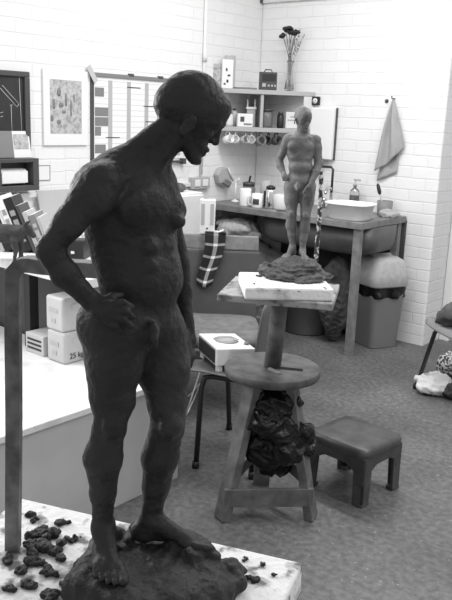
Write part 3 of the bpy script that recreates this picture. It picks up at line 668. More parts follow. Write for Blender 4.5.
# ================================================================== ARMCHAIR, CABINET
X = -3.42
p = on(203, 192, 0, X)
t = T('white_cabinet', 'tall white cabinet against the left wall behind the armchair', 'cabinet', (-3.62, p.y-.25, 0))
M().box(((XA+.02+X)/2, p.y-.27, .5175), (X-XA-.02, .54, 1.035)).build('body', 'off_white', t, .006)
M().box((X+.009, p.y-.27, .53), (.016, .53, .98)).build('door', 'off_white', t, .005)
lump('crumpled_rag', 'small crumpled grey rag on top of the white cabinet', 'rag', (X-.12, p.y-.16, 1.036), (.07, .1, .025), 'cloth_mid', .01, 30, .006, 6, 33)
AC = V((-2.66, 3.07, 0)); AR = YAW
t = T('armchair', 'low wooden framed armchair with grey upholstered back and seat cushion', 'armchair', AC, AR)
q = I(AC, AR)
Bk = Matrix.Rotation(-.13, 4, 'X')
qb = q @ Matrix.Translation((0, .27, .285)) @ Bk
M(qb).box((0, .0, .545), (.54, .04, .085)).build('top_rail', 'wood', t, .008)
M(qb).box((0, -.005, .25), (.535, .045, .5), None, 0, 1.04, 1).build('back_panel', 'fabric_grey', t, .012)
for sx in (-1, 1): M(q).beam((sx*.285, .27, .0), (sx*.285, .30, .40), .035, .05, V((0, 1, 0))).build('leg', 'wood_dark', t, .004); M(q).beam((sx*.285, -.24, 0), (sx*.285, -.24, .40), .035, .05, V((0, 1, 0))).build('leg', 'wood_dark', t, .004)
M(q).box((0, .02, .335), (.56, .58, .05)).build('seat_frame', 'wood_dark', t, .006)
M(q).lathe([(.47, 0), (.5, .012), (.505, .032), (.48, .06), (.3, .072)], 40, (0, .02, .3605), sx=.565, sy=.50, pw=7).build('cushion', 'seat_fabric', t)
# plaid scarf over the rail
tp = qb @ V((.02, -.03, .595))
t = T('plaid_scarf', 'dark plaid scarf hanging over the top rail of the armchair', 'scarf', tp)
ux = (qb.to_3x3() @ V((1, 0, 0))); dn = (qb.to_3x3() @ V((0, 0, -1))); ny = (qb.to_3x3() @ V((0, -1, 0)))
def sf(u, v):
    w = .118*(1-.22*u); sh_ = -.045*u
    return tp+ux*(sh_+w*(v-.5)+.01*math.sin(u*5))+dn*(u*.29-.02*math.sin(v*3.14)*-1*u)+ny*(.012+.010*math.sin(v*5+u*4)+.012*u)
M().sheet(sf, 20, 10, .006, uv=True).build('front_drop', 'plaid', t)
def sf2(u, v): return tp+ux*(.118*(v-.5))+ny*(.012-.09*u)+dn*(-.012*math.sin(u*3.14)-.002)
M().sheet(sf2, 6, 6, .006, uv=True).build('rail_fold', 'plaid', t)
c = qb @ V((-.03, .0, .5905)); 
t = T('white_canister', 'white plastic container with recessed sides on the armchair top rail', 'container', c, AR)
q2 = I(c+Z*.0, AR)
M(q2).box((0, 0, .10), (.085, .045, .2), None, 0, 1.06, 1.).build('body', 'white', t, .006)
for dx in (-.026, .026): M(q2).box((dx, -.0235, .115), (.02, .003, .12)).build('recess', 'light_grey', t)
M(q2).lathe([(.018, 0), (.018, .006)], 14, (0, 0, .2), sx=1.2).build('cap', 'light_grey', t); M(q2).box((.0, -.0235, .035), (.01, .003, .008)).build('mark', 'ink', t)
a_ = q2 @ V((.045, -.03, .0)); tag(M().tube([a_+Z*.006, a_+ux*.05+Z*.03-N*-.0], .005, 8).build('white_stick', 'white'), 'short white stick lying on the armchair rail beside the scarf', 'stick')

# ================================================================== MOULDED CHAIR + FAN HEATER
def poly_chair(name, label, c, rz, m, kx=1., fx=-.205):
    t = T(name, label, 'chair', c, rz); q = I(c, rz)
    prof = [(-.215, .405), (-.195, .428), (-.12, .43), (0, .424), (.12, .424), (.175, .44), (.205, .49), (.225, .56), (.245, .66), (.26, .74), (.268, .775)]
    def f(u, v):
        k = u*(len(prof)-1); i = min(int(k), len(prof)-2); fr = k-i; x = prof[i][0]*(1-fr)+prof[i+1][0]*fr; z = prof[i][1]*(1-fr)+prof[i+1][1]*fr
        w = .205 if u < .5 else .205-.04*(u-.5)*2
        e = abs(v-.5)*2; 
        if u > .85: w *= 1-.18*((u-.85)/.15)**2
        if u < .1: w *= 1-.12*((.1-u)/.1)**2
        x = x if x < 0 else x*kx
        return q @ V((x-(.03*e*e if u > .6 else 0), (v-.5)*2*w, z+(.014*e**3 if u < .6 else 0)))
    M().sheet(f, 30, 16, .007).build('seat_shell', m, t)
    for s in (-1, 1):
        M(q).tube([(fx, s*.235, .003), (-.15 if fx < -.16 else fx-.005, s*.18, .36), (-.125, s*.165, .405), (-.09, s*.16, .413), (.09*kx, s*.16, .413), (.13*kx, s*.165, .405), (.16*kx, s*.18, .36), (.22*kx, s*.235, .003)], .0125, 10).build('leg_frame', 'black_metal', t)
        for xx in (fx-.001, .221*kx): M(q).lathe([(.017, 0), (.016, .03)], 10, (xx, s*.236, 0)).build('foot_cap', 'black', t)
    M(q).tube([(-.06, -.16, .413), (-.06, .16, .413)], .010, 8).build('cross_bar', 'black_metal', t)
    return t
PC = V((-2.10, 2.70, 0))
poly_chair('moulded_chair', 'grey moulded chair with black tube legs holding the fan heater', PC-U*.01+N*.05, YAW-.32, 'poly_grey', .6, -.13)
ha, hb, hc = fl(198, 333, .545), fl(217, 349, .545), fl(252, 352, .545)
ey = (ha-hb); fw_ = ey.length; ey.normalize(); ex = V((-ey.y, ey.x, 0)) if (hc-hb).dot(V((-ey.y, ey.x, 0))) > 0 else V((ey.y, -ey.x, 0))
hl = .185; hz0, hz1 = .462, .545
t = T('fan_heater', 'white fan heater with dark grille standing on the grey moulded chair', 'heater', hb)
def hp(a, b, z): return V((hb.x, hb.y, 0))+ex*a+ey*b+Z*z
m = M(); m.slab([hp(0, 0, hz0), hp(hl, 0, hz0+.012), hp(hl, 0, hz1-.012), hp(0, 0, hz1)], ey, fw_*.98); m.build('case', 'white', t, .005)
m = M(); m.slab([hp(-.002, fw_*.07, hz0+.01), hp(-.002, fw_*.91, hz0+.01), hp(-.002, fw_*.91, hz1-.01), hp(-.002, fw_*.07, hz1-.01)], -ex, .001)
for i in range(9): 
    zz = hz0+.013+i*.0068; m.slab([hp(-.003, fw_*.07, zz), hp(-.003, fw_*.91, zz), hp(-.003, fw_*.91, zz+.0018), hp(-.003, fw_*.07, zz+.0018)], -ex, .003, 1)
m.build('grille', ['black', 'dark_grey'], t)
m = M(); cc = hp(hl*.5, fw_*.52, hz1-.0055)
m.lathe([(.055, 0), (.06, .003), (.001, .0035)], 24, cc)
m.build('top_vent', 'off_white', t)
m = M()
for k in range(10): m.tube([cc+Z*.0045+ex*(.05*math.cos(a)) + ey*(.05*math.sin(a)) for a in ()] or [cc+Z*.0045-ey*.04+ex*(-.04+.009*k), cc+Z*.0045+ey*.04+ex*(-.04+.009*k)], .0016, 4)
m.build('vent_slots', 'light_grey', t)
m = M(); m.lathe([(.012, 0), (.011, .01)], 14, hp(hl*.9, fw_*.25, hz1-.011)); m.build('dial', 'mid_grey', t)
for a, b in ((.02, .02), (.02, fw_-.03), (hl-.02, .02), (hl-.02, fw_-.03)): M().box(tuple(hp(a, b, (.4345+hz0)/2)), (.022, .022, hz0-.4345)).build('foot', 'white', t)
s0 = hp(.06, fw_, hz0+.03)
M().tube([s0, hp(.06, fw_+.05, .45), hp(.06, fw_+.13, .3), hp(.0, fw_+.14, .08), fl(200, 384, .008), fl(193, 392, .008), fl(184, 399, .008), fl(176, 401, .008)], .004, 6, sub=4).build('cord', 'white', t)

# ================================================================== MODELLING STANDS
SL = .985
def make_stand(label, F1, F2, F3, bc, e, bw, bd, zoff=0., boardz=.94):
    c = (F1+F2+F3)/3; c.z = 0
    t = T('modelling_stand', label, 'stand', c, math.atan2(e.y, e.x))
    hd = .6; top = [c.lerp(f, .40) for f in (F1, F2, F3)]
    for f, p in zip((F1, F2, F3), top):
        M().beam(f, V((p.x, p.y, hd-.035)), .068, .036, (f-c).normalized(), tw=.95).build('leg', 'leg_wood', t, .003)
    def lp(i, z):
        return (F1, F2, F3)[i].lerp(V((top[i].x, top[i].y, hd)), z/hd)
    dF = (F2-F1).normalized(); dn_ = V((dF.y, -dF.x, 0))
    off = dn_*.026
    M().beam(lp(0, .1)+off-dF*.015, lp(1, .1)+off+dF*.015, .075, .018, Z.cross(dF)).build('front_rail', 'leg_wood', t, .002)
    for i in (0, 1):
        M().beam(lp(i, .16), lp(2, .21), .05, .018, (lp(2, .2)-lp(i, .2)).cross(Z)).build('side_rail', 'leg_wood', t, .002)
    M(I((c.x, c.y, hd-.034))).lathe([(.178, 0), (.185, .004), (.187, .03), (.183, .035), (.001, .0355)], 48).build('turntable', 'stand_wood', t)
    M().tube([(c.x, c.y, hd), (bc.x, bc.y, boardz-.031)], [.034, .03], 16).build('post', 'leg_wood', t)
    q = I((bc.x, bc.y, boardz-.0125), math.atan2(e.y, e.x))
    M(q).box((0, 0, 0), (bw, bd, .025), mi=0).build('work_board', 'board_edge', t, .004)
    M(q).box((0, 0, -.0215), (.14, .14, .018)).build('bracket', 'leg_wood', t, .003)
    return t, c
F1, F2, F3 = fl(222, 519), fl(311, 518), fl(261, 484)
B1, B2, B3 = fl(217, 294, .94), fl(333, 304, .94), fl(239, 276, .94)
e = (B2-B1).normalized(); g = V((-e.y, e.x, 0)); bd = max((B3-B1).dot(g), .3); bw = (B2-B1).length
bc = B1+e*bw/2+g*bd/2
st, sc0 = make_stand('wooden tripod modelling stand with round turntable under the far clay figure', F1, F2, F3, bc, e, bw, bd)
S1, S2, S3 = fl(245, 287, SL), fl(334, 289, SL), fl(251, 273, SL)
es = (S2-S1).normalized(); gs = V((-es.y, es.x, 0)); sw, sd = (S2-S1).length, max((S3-S1).dot(gs), .26)
scn = S1+es*sw/2+gs*sd/2; SRZ = math.atan2(es.y, es.x)
print('board', bw, bd, 'slab', sw, sd, tuple(bc), tuple(scn), tuple(sc0))
t = T('plaster_slab', 'thick white plaster slab carrying the far clay figure', 'slab', (scn.x, scn.y, .94), SRZ)
M(I((scn.x, scn.y, .9405), SRZ)).box((0, 0, .022), (sw, sd, .044)).build('slab', 'slab_top', t, .007)
# tool lying on the turntable
p = fl(285, 369, .602); tag(M().beam(fl(267, 366, .606), fl(303, 369.5, .606), .012, .01).build('wooden_tool', 'wood_dark', None, .002), 'thin wooden tool lying on the turntable of the far stand', 'tool')
tag(M().beam(fl(269, 368.5, .606), fl(280, 373.5, .606), .014, .01).build('wooden_wedge', 'wood', None, .002), 'short wooden wedge lying in front of the stand post', 'wedge')
# black bag
c = sc0+g*.0; rnd = random.Random(4); P = []
def sp(px, py, w): return onp(px, py, c, N)+N*w
for px, py, w, r in [(277, 425, .03, .085), (263, 415, .05, .065), (254, 418, .04, .045), (287, 440, .05, .07), (270, 448, .04, .065), (256, 435, .05, .045), (300, 428, .05, .045), (303, 442, .04, .038), (278, 402, .0, .075), (262, 402, .04, .045), (290, 400, .02, .04), (280, 462, .03, .035), (255, 446, .06, .028), (268, 462, .035, .03)]:
    P.append(EL(sp(px, py, w), (r, r, r*.95), None, .02))
def crease(p):
    q = p+V((noise.noise(p*9), noise.noise(p*9+V((5, 1, 2))), noise.noise(p*9+V((1, 7, 3)))))*.035
    return (1-abs(noise.noise(q*12))*3)*.012+(1-abs(noise.noise(q*27))*3)*.006
tag(clay('black_plastic_bag', P, .005, 'black_gloss', None, fn=crease), 'shiny black plastic bag stuffed between the legs of the far stand', 'bag')
# front stand and board
G1, G2 = fl(20, 497, SL), fl(303, 562, SL)
ef = (G2-G1).normalized(); gf = V((ef.y, -ef.x, 0)); fwid = (G2-G1).length; fdep = .36
fc = G1.lerp(G2, .5)+gf*fdep/2; FRZ = math.atan2(ef.y, ef.x)
dlt = V((fc.x, fc.y, 0))-sc0
make_stand('wooden modelling stand under the large front clay figure, mostly below the frame', F1+dlt, F2+dlt, F3+dlt, fc, ef, fwid*.7, .25)
t = T('plaster_board', 'white clay-spattered board carrying the large front figure', 'board', (fc.x, fc.y, .94), FRZ)
M(I((fc.x, fc.y, .9405), FRZ)).box((0, 0, .022), (fwid, fdep, .044)).build('board', 'plaster_board', t, .004)

# ================================================================== STEP STOOL
c = V((-1.512, 2.735, 0)); q = I(c, -.085)
t = T('step_stool', 'dark plastic step stool with rounded top on the floor', 'stool', c, -.085)
m = M(q); m.lathe([(.47, .205), (.5, .212), (.5, .232), (.485, .246), (.45, .252), (.3, .2525)], 64, sx=.305, sy=.29, pw=9); m.build('top', 'stool_top', t)
for sx in (-1, 1):
    # side aprons with an arch
    pts = [(-.135, .215), (-.135, .1), (-.10, .10), (-.085, .15), (-.05, .17), (.05, .17), (.085, .15), (.10, .10), (.135, .1), (.135, .215)]
    M(q).slab([V((sx*.148, y, z)) for y, z in pts], V((-sx, 0, 0)), .01).build('apron', 'stool_plastic', t, .002)
    M(q).slab([V((x*1.07, sx*.14, z)) for x, z in pts], V((0, -sx, 0)), .01).build('apron', 'stool_plastic', t, .002)
    for sy_ in (-1, 1):
        a, b = V((sx*.148, sy_*.138, .0)), V((sx*.146, sy_*.136, .2)); w0, w1 = .05, .058
        m = M(q)
        for dirs in ((V((-sx, 0, 0)), V((0, -sy_, 0))), (V((0, -sy_, 0)), V((-sx, 0, 0)))):
            m.slab([a, a+dirs[0]*w0, b+dirs[0]*w1, b], dirs[1], .013)
        m.build('leg', 'stool_plastic', t, .003)
        M(q).box((sx*.128, sy_*.118, .007), (.042, .042, .012)).build('foot_pad', 'dark_grey', t, .002)

# ================================================================== RIGHT EDGE CHAIR + BAGS
rc = V((-1.576, 4.117, 0))
poly_chair('edge_chair', 'grey chair with black tube legs at the right edge of the photo', rc, math.pi*.5-.62+math.pi*0, 'mid_grey')
lump('dark_jacket', 'dark jacket heaped on the chair at the right edge', 'jacket', rc+V((-.10, -.03, .4335)), (.12, .13, .075), 'cloth_dark', .02, 14, .008, 8, 44)
p = fl(428, 396); lump('white_carrier_bag', 'white plastic carrier bag on the floor under the edge chair', 'bag', V((p.x-.01, p.y+.09, 0)), (.11, .11, .055), 'off_white', .014, 20, .007, 7, 51)
p = fl(441, 398); lump('black_bag', 'small black bag on the floor right of the white carrier bag', 'bag', V((p.x+.05, p.y+.06, 0)), (.075, .07, .04), 'black', .008, 20, .006, 6, 52)
p = fl(445, 380); lump('patterned_cloth', 'black and white patterned cloth bundle behind the carrier bag', 'cloth bundle', V((p.x-.01, p.y+.10, 0)), (.11, .09, .085), 'pattern_cloth', .015, 16, .007, 7, 53)

# ================================================================== CLAY FIGURES
def head(C0, f, h, hh, k=.004):
    """C0 skull centre, f facing, h up, hh head height"""
    f = f.normalized(); h = (h-f*h.dot(f)).normalized(); r = f.cross(h); Bs = (r, f, h); K_ = k
    def p(x, y, z): return C0+(r*x+f*y+h*z)*hh
    def e(x, y, z, a, b, c, kk=K_): return EL(p(x, y, z), (a*hh, b*hh, c*hh), Bs, kk*hh*10)
    def c(a, b, ra, rb, kk=K_): return CN(p(*a), p(*b), ra*hh, rb*hh, kk*hh*10)
    P = [e(0, -.01, .0, .30, .385, .37), e(0, .14, -.19, .225, .20, .25), e(0, -.2, -.1, .24, .2, .2)]
    for s in (-1, 1):
        P += [c((s*.185, .02, -.27), (s*.07, .33, -.42), .075, .07), e(s*.15, .23, -.12, .085, .09, .07), c((s*.05, .335, .045), (s*.19, .26, .03), .055, .05)]
    P += [e(0, .365, -.42, .085, .075, .06), e(0, .27, -.29, .14, .12, .12), c((0, .345, .02), (0, .425, -.14), .03, .045, .004), e(.045, .38, -.155, .035, .035, .03, .003), e(-.045, .38, -.155, .035, .035, .03, .003),
          e(0, .385, -.265, .075, .045, .03, .003), e(0, .38, -.325, .07, .045, .03, .003), e(0, .2, .14, .22, .17, .17)]
    for s in (-1, 1):
        P.append(SB(p(s*.11, .375, -.035), (.062*hh, .05*hh, .042*hh), Bs, .03*hh))
        P.append(e(s*.105, .305, -.04, .05, .045, .038, .001))
        P.append(CN(p(s*.12, .34, -.012), p(s*.05, .35, -.012), .014*hh, .012*hh, .01*hh))
    P.append(SB(p(0, .43, -.295), (.07*hh, .025*hh, .006*hh), Bs, .01*hh))
    for s in (-1, 1):
        er = (r*(s*.9)-f*.35).normalized(); e2 = (f+r*(s*.35)).normalized(); e3 = er.cross(e2)
        q = p(s*.285, .03, -.17)
        P += [EL(q+er*.05*hh, (.024*hh, .075*hh, .13*hh), (er, e2, h), .012*hh), EL(q+er*.035*hh-h*.1*hh+e2*.02*hh, (.025*hh, .04*hh, .045*hh), (er, e2, h), .012*hh), SB(q+er*.08*hh+e2*.014*hh, (.028*hh, .036*hh, .07*hh), (er, e2, h), .012*hh)]
    return P
def foot(P, ank, heel, toe, side, L, k=.006):
    """ank/heel/toe in world; heel,toe on the ground; side = direction of the big toe"""
    f = (toe-heel).normalized(); w = .19*L
    P += [CN(ank, heel+Z*.16*L+f*.14*L, .135*L, .15*L, k), EL(heel+Z*.13*L+f*.1*L, (.13*L, .16*L, .13*L), (side, f, Z), k),
          CN(ank+f*.05*L-Z*.02*L, heel+f*.62*L+Z*.10*L+side*.03*L, .13*L, .09*L, k), CN(heel+f*.3*L+Z*.09*L-side*.06*L, heel+f*.62*L+Z*.065*L-side*.10*L, .10*L, .07*L, k),
          EL(heel+f*.66*L+Z*.075*L, (.17*L, .14*L, .075*L), (side, f, Z), k)]
    for i in range(5):
        o = (.13, .045, -.02, -.08, -.135)[i]; ln = (1., .99, .95, .9, .83)[i]; r = (.055, .036, .034, .032, .032)[i]
        a = heel+f*.68*L+Z*.07*L+side*o*.95*L; m = heel+f*(ln-.12)*L+Z*.065*L+side*o*1.1*L; b = heel+f*(ln-.03)*L+Z*r*1.05*L+side*o*1.12*L
        P += [CN(a, m, r*L, r*L, .002), CN(m, b, r*L, r*.95*L, .0015)]
def figure(parent, at, S, J, m, vox, amp):
    pass

# ---- front figure
g0 = fl(128, 551, 1.022); FP = V((g0.x, g0.y, 1.022))
def a1(x, y, w=0.): return onp(x, y, FP+N*w, N)
def r1(px, p): return px*dep(p)/F_PX
A40 = math.radians(45); FF = U*math.cos(A40)+N*math.sin(A40); FR = -U*math.sin(A40)+N*math.cos(A40)
P = []
def cn(a, b, ra, rb, k=.008):
    pa, pb = a1(*a), a1(*b); P.append(CN(pa, pb, r1(ra, pa), r1(rb, pb), k))
def el(c, rad, B=None, k=.008): P.append(EL(a1(*c), rad, B or (FR, FF, Z), k))
tilt = (Z*.97+FF*.22).normalized(); tf = (FF-tilt*FF.dot(tilt)).normalized()
# torso
u1 = r1(1, a1(130, 300))
el((133, 215, 0), (.057, .043, .075), (FR, tf, tilt), .01)
el((118, 190, 0), (.060, .032, .038), (FR, tf, tilt), .015)
el((137, 262, 0), (.050, .040, .062), None, .012)
el((148, 280, .01), (.043, .032, .042), None, .01)
el((135, 318, 0), (.055, .043, .042), None, .01)
# pectorals, ribs, stomach muscles
el((143, 208, .040), (.030, .010, .020), (FR, tf, tilt), .012); el((168, 212, .0), (.024, .013, .018), (FR, tf, tilt), .01)
el((176, 220, .004), (.010, .012, .009), (FR, tf, tilt), .005)
cn((152, 176, .02), (105, 178, .062), 6, 5, .005); cn((160, 176, .0), (168, 186, -.04), 5, 5, .005)
for y in (245, 262, 280):
    el((165, y, .012), (.012, .009, .009), None, .006); el((150, y+2, .034), (.012, .009, .009), None, .006)
# buttocks
el((103, 324, .018), (.030, .030, .034), None, .012); el((122, 322, -.05), (.030, .030, .034), None, .012)
# neck
cn((176, 129, .0), (151, 152, .0), 18.5, 18, .008); cn((151, 152, 0), (126, 178, 0), 18, 28.5, .015)
cn((182, 134, .018), (153, 172, .022), 6, 5, .006); cn((164, 126, .012), (118, 162, .02), 8, 9, .01)
cn((122, 168, .01), (98, 184, .05), 16, 15, .015); cn((128, 172, -.01), (158, 180, -.055), 18, 13, .015)
# near (right) arm, hand on hip
cn((101, 182, .058), (92, 198, .064), 20, 21, .012); cn((91, 196, .064), (68, 224, .074), 19, 15.5, .01); cn((68, 224, .074), (50, 249, .078), 15.5, 12, .006)
cn((92, 206, .075), (72, 230, .084), 9, 7, .008); cn((49, 249, .080), (53, 254, .078), 12, 12, .006)
cn((50, 253, .078), (65, 274, .074), 12.5, 13.5, .006); cn((65, 274, .074), (93, 303, .066), 13.5, 9.5, .006)
cn((92, 301, .066), (106, 309, .074), 9, 8.5, .005)
el((110, 311, .075), (.017, .009, .013), (U*.9-Z*.3, N, Z), .005)
for (x0, y0, x1, y1, x2, y2, r) in [(113, 304, 123, 302, 132, 307, 3.9), (114, 311, 125, 310.5, 133, 317, 4), (113, 317.5, 123, 319, 131, 326, 3.9), (109, 322, 116, 326, 123, 332, 3.4)]:
    cn((x0, y0, .079), (x1, y1, .081), r+.4, r, .002); cn((x1, y1, .081), (x2, y2, .071), r, r-.6, .001)
cn((102, 302, .070), (112, 297, .066), 4.5, 4, .003); cn((112, 297, .066), (121, 295, .058), 4, 3.2, .002)
# far (left) arm hanging
cn((157, 186, -.055), (164, 200, -.066), 15, 15, .012); cn((164, 200, -.066), (179, 262, -.076), 13.5, 10, .008)
cn((179, 262, -.076), (182, 290, -.07), 10.5, 10, .006); cn((182, 290, -.07), (187, 325, -.055), 10, 7, .006)
cn((187, 325, -.055), (189, 340, -.05), 7, 8, .004)
for i, (dx, ww, ln) in enumerate([(-1.5, -.035, 22), (.5, -.042, 26), (1.5, -.05, 25), (1., -.058, 20)]):
    cn((188+dx, 342, ww), (191+dx, 342+ln*.55, ww), 3.6, 3.3, .002); cn((191+dx, 342+ln*.55, ww), (188+dx, 342+ln, ww), 3.3, 2.6, .0015)
cn((185, 334, -.04), (181, 350, -.032), 3.8, 3, .002)
# legs
cn((118, 332, .026), (115, 362, .03), 33, 27, .012); cn((115, 362, .03), (113, 400, .032), 27, 21, .01); cn((113, 400, .032), (110, 426, .032), 20.5, 16, .008)
cn((98, 350, .02), (100, 395, .028), 13, 10, .01)
el((114, 424, .049), (.014, .01, .016), None, .006)
cn((109, 430, .032), (103, 458, .026), 16, 18.5, .008); cn((103, 458, .026), (103, 492, .016), 18.5, 13, .008); cn((103, 492, .016), (103, 524, .006), 12.5, 9.8, .006)
cn((156, 335, -.018), (163, 368, -.014), 31, 26, .012); cn((163, 368, -.014), (167, 402, -.008), 25.5, 19.5, .01); cn((167, 402, -.008), (168, 424, -.006), 19, 16.5, .008)
el((171, 425, .012), (.014, .012, .016), None, .006)
cn((167, 428, -.008), (160, 456, -.016), 16.5, 18.5, .008); cn((160, 456, -.016), (156, 485, -.02), 18, 13.5, .008); cn((156, 485, -.02), (151, 516, -.022), 13, 10, .006)
# groin
el((150, 332, .042), (.011, .011, .012), None, .005); cn((153, 326, .050), (154, 339, .052), 4., 3.8, .004); cn((154, 339, .052), (155, 346, .050), 3.8, 3., .003)
# feet
ankR = a1(103, 526, .006); hR = V((ankR.x, ankR.y, FP.z))-(N*.026+U*.002)
fdR = (N*.97+U*.22).normalized(); foot(P, ankR, hR-fdR*.004, hR+fdR*.092, V((-fdR.y, fdR.x, 0)), .106)
ankL = a1(151, 519, -.022); hL = V((ankL.x, ankL.y, FP.z+.001))
fdL = (U*.98+N*.10).normalized(); foot(P, ankL, hL-fdL*.02, hL+fdL*.09, V((fdL.y, -fdL.x, 0)), .102)
# head
hc = a1(193, 107, 0); hf = U*.78-N*.22-Z*.57; hu = U*.57+Z*.82
P += head(hc, hf, hu, r1(94, hc), .004)
tf_ = T('clay_figure_sculpture', 'large dark clay nude standing hand on hip, nearest the camera', 'sculpture', (FP.x, FP.y, SL))
clay('figure', P, .0023, 'clay', tf_, fn=lambda p: noise.noise(p*60)*.0009+noise.noise(p*140)*.0006)
# clay base
P = []; zb = SL
def bq(px, py, z): q = fl(px, py, z); return q
rnd = random.Random(3)
cB = V((FP.x, FP.y, SL))+N*.020+U*.028
hB = .035
P.append(EL(cB+Z*.010, (.096, .086, .0285), (U, N, Z), .01))
for i in range(16):
    a = 6.283*i/16; rr = 1+.12*rnd.uniform(-1, 1)
    P.append(EL(cB+U*math.cos(a)*.074*rr+N*math.sin(a)*.068*rr+Z*.013, (.026, .026, .0255), (U, N, Z), .008))
for px, py, r in [(228, 572, .02), (236, 582, .014), (222, 588, .02), (240, 570, .008), (214, 570, .018)]: P.append(EL(fl(px, py, SL+.012), (r, r, r*.9), None, .004))
for px, py, r in [(118, 533, .009), (128, 540, .008), (134, 530, .009), (122, 548, .007), (176, 548, .012), (200, 552, .012), (188, 556, .012), (212, 556, .01)]: P.append(EL(fl(px, py, SL+.036), (r*1.3, r, r), None, .003))
clay('clay_base', P, .0028, 'clay_wet', tf_, fn=lambda p: noise.noise(p*30)*.004+(.5-abs(noise.noise(p*55))*2)*.0028+abs(noise.noise(p*110))*-.0025, floor=SL+.0003)
# back iron
b0 = fl(13, 549, SL); qn = N; wp = (b0-FP).dot(N)
def ap(x, y, w): return onp(x, y, FP+N*w, N)
pth = [b0+Z*.001, ap(14, 420, wp), ap(13, 285, wp), ap(16, 270, wp), ap(26, 264, wp*.97), ap(45, 266, wp*.8), ap(75, 268, wp*.45), ap(112, 270, 0)]
M().tube(pth, .0088, 4, sq=True, sub=3).build('support_iron', 'post_rough', tf_, .001)
# crumbs of clay on the front board
cr = [(30, 515, .006, .9), (35, 520, .006, 1), (62, 523, .008, .9), (42, 538, .017, 1.2), (50, 545, .017, 1), (38, 552, .017, 1), (30, 562, .012, 1.3), (55, 536, .011, 1), (58, 553, .008, 1), (72, 540, .008, 1), (75, 538, .006, 1), (62, 560, .008, 1), (22, 575, .01, 1.2), (48, 575, .01, .9), (30, 585, .009, 1), (52, 594, .012, 1), (66, 585, .008, 1), (8, 560, .008, 1), (10, 590, .008, 1), (40, 565, .008, 1), (252, 580, .007, 1), (245, 560, .004, 1), (262, 565, .0035, 1), (275, 575, .003, 1)]
for i, (px, py, r, k) in enumerate(cr):
    c = fl(px, py, SL+.0005); rnd = random.Random(i); pr = [EL(c+V((rnd.uniform(-1, 1)*r*.9, rnd.uniform(-1, 1)*r*.9, r*rnd.uniform(.1, .4))), (r*rnd.uniform(.3, .75), r*rnd.uniform(.2, .6), r*rnd.uniform(.2, .45)), None, .004) for _ in range(6)]
    o = clay('clay_scrap', pr, .0014, 'clay_wet', None, fn=lambda p: noise.noise(p*230)*.0024+noise.noise(p*90)*.002, floor=SL+.0004)
    tag(o, 'small dark clay scrap lying on the white front board', 'clay scrap', 'clay scraps on the front board')

# ---- far figure
hb_ = .062; FZ = SL+hb_
g0 = fl(297, 256, FZ); FQ = V((g0.x, g0.y, FZ)); P = []
def a1(x, y, w=0.): return onp(x, y, FQ+N*w, N)
FF, FR = N, -U
tl = (Z+FF*.1).normalized()
el((300.5, 151, 0), (.049, .036, .062), None, .01); el((301, 142, 0), (.054, .032, .032), None, .012); el((300.5, 167, .004), (.044, .034, .035), None, .01); el((300, 181, 0), (.052, .040, .042), None, .01)
el((294.5, 147, .024), (.024, .012, .018), None, .006); el((307, 147, .024), (.024, .012, .018), None, .006); el((301, 168, .022), (.034, .017, .02), None, .006); el((301, 158, .022), (.036, .012, .014), None, .006)
cn((292, 138, .02), (300, 139.5, .026), 1.6, 1.4, .005); cn((310, 138, .02), (302, 139.5, .026), 1.6, 1.4, .005)
cn((303, 127, .006), (301.5, 140, -.004), 5.6, 6.4, .008); cn((300, 137, -.01), (289, 139, -.005), 4.5, 4.5, .01); cn((303, 137, -.01), (315, 140, -.005), 4.5, 4.5, .01)
cn((307, 128, .012), (302, 139, .022), 1.6, 1.4, .004)
# image-left arm: hand at hip
cn((288.5, 139.5, -.002), (286, 145, -.004), 5.6, 5.2, .008); cn((286, 145, -.004), (279.5, 160, -.022), 4.6, 3.6, .006); cn((279.5, 160, -.022), (280.5, 166, -.01), 3.8, 3.7, .005); cn((280.5, 166, -.01), (284, 174, .012), 3.6, 2.6, .005)
el((284.5, 176, .018), (.011, .010, .014), None, .004)
for i in range(4): cn((283+i*1.0, 176.5, .026), (283.3+i*1.1, 180.5, .026), 1.0, .85, .0015)
cn((286.5, 175, .024), (288.5, 178, .026), 1.0, .8, .0015)
# image-right arm across the thigh
cn((315.5, 140.5, -.002), (317, 148, 0), 5.6, 5.0, .008); cn((317, 148, 0), (318.5, 163, .004), 4.7, 4.0, .006); cn((318.5, 163, .004), (316, 172, .022), 4.2, 3.8, .005); cn((316, 172, .022), (311, 184, .045), 3.7, 2.5, .005)
el((309.5, 188, .05), (.012, .008, .016), None, .004)
for i, (x0, x1, x2, yl) in enumerate([(306.6, 304.6, 304.3, 203), (308.4, 307.2, 306.8, 205), (310.2, 309.8, 309.2, 204.5), (311.8, 312, 311.2, 201.5)]):
    cn((x0, 191, .052), (x1, 197, .053), 1.15, 1.05, .0015); cn((x1, 197, .053), (x2, yl, .047), 1.05, .8, .001)
cn((307, 187, .056), (303, 193.5, .058), 1.3, 1.0, .002)
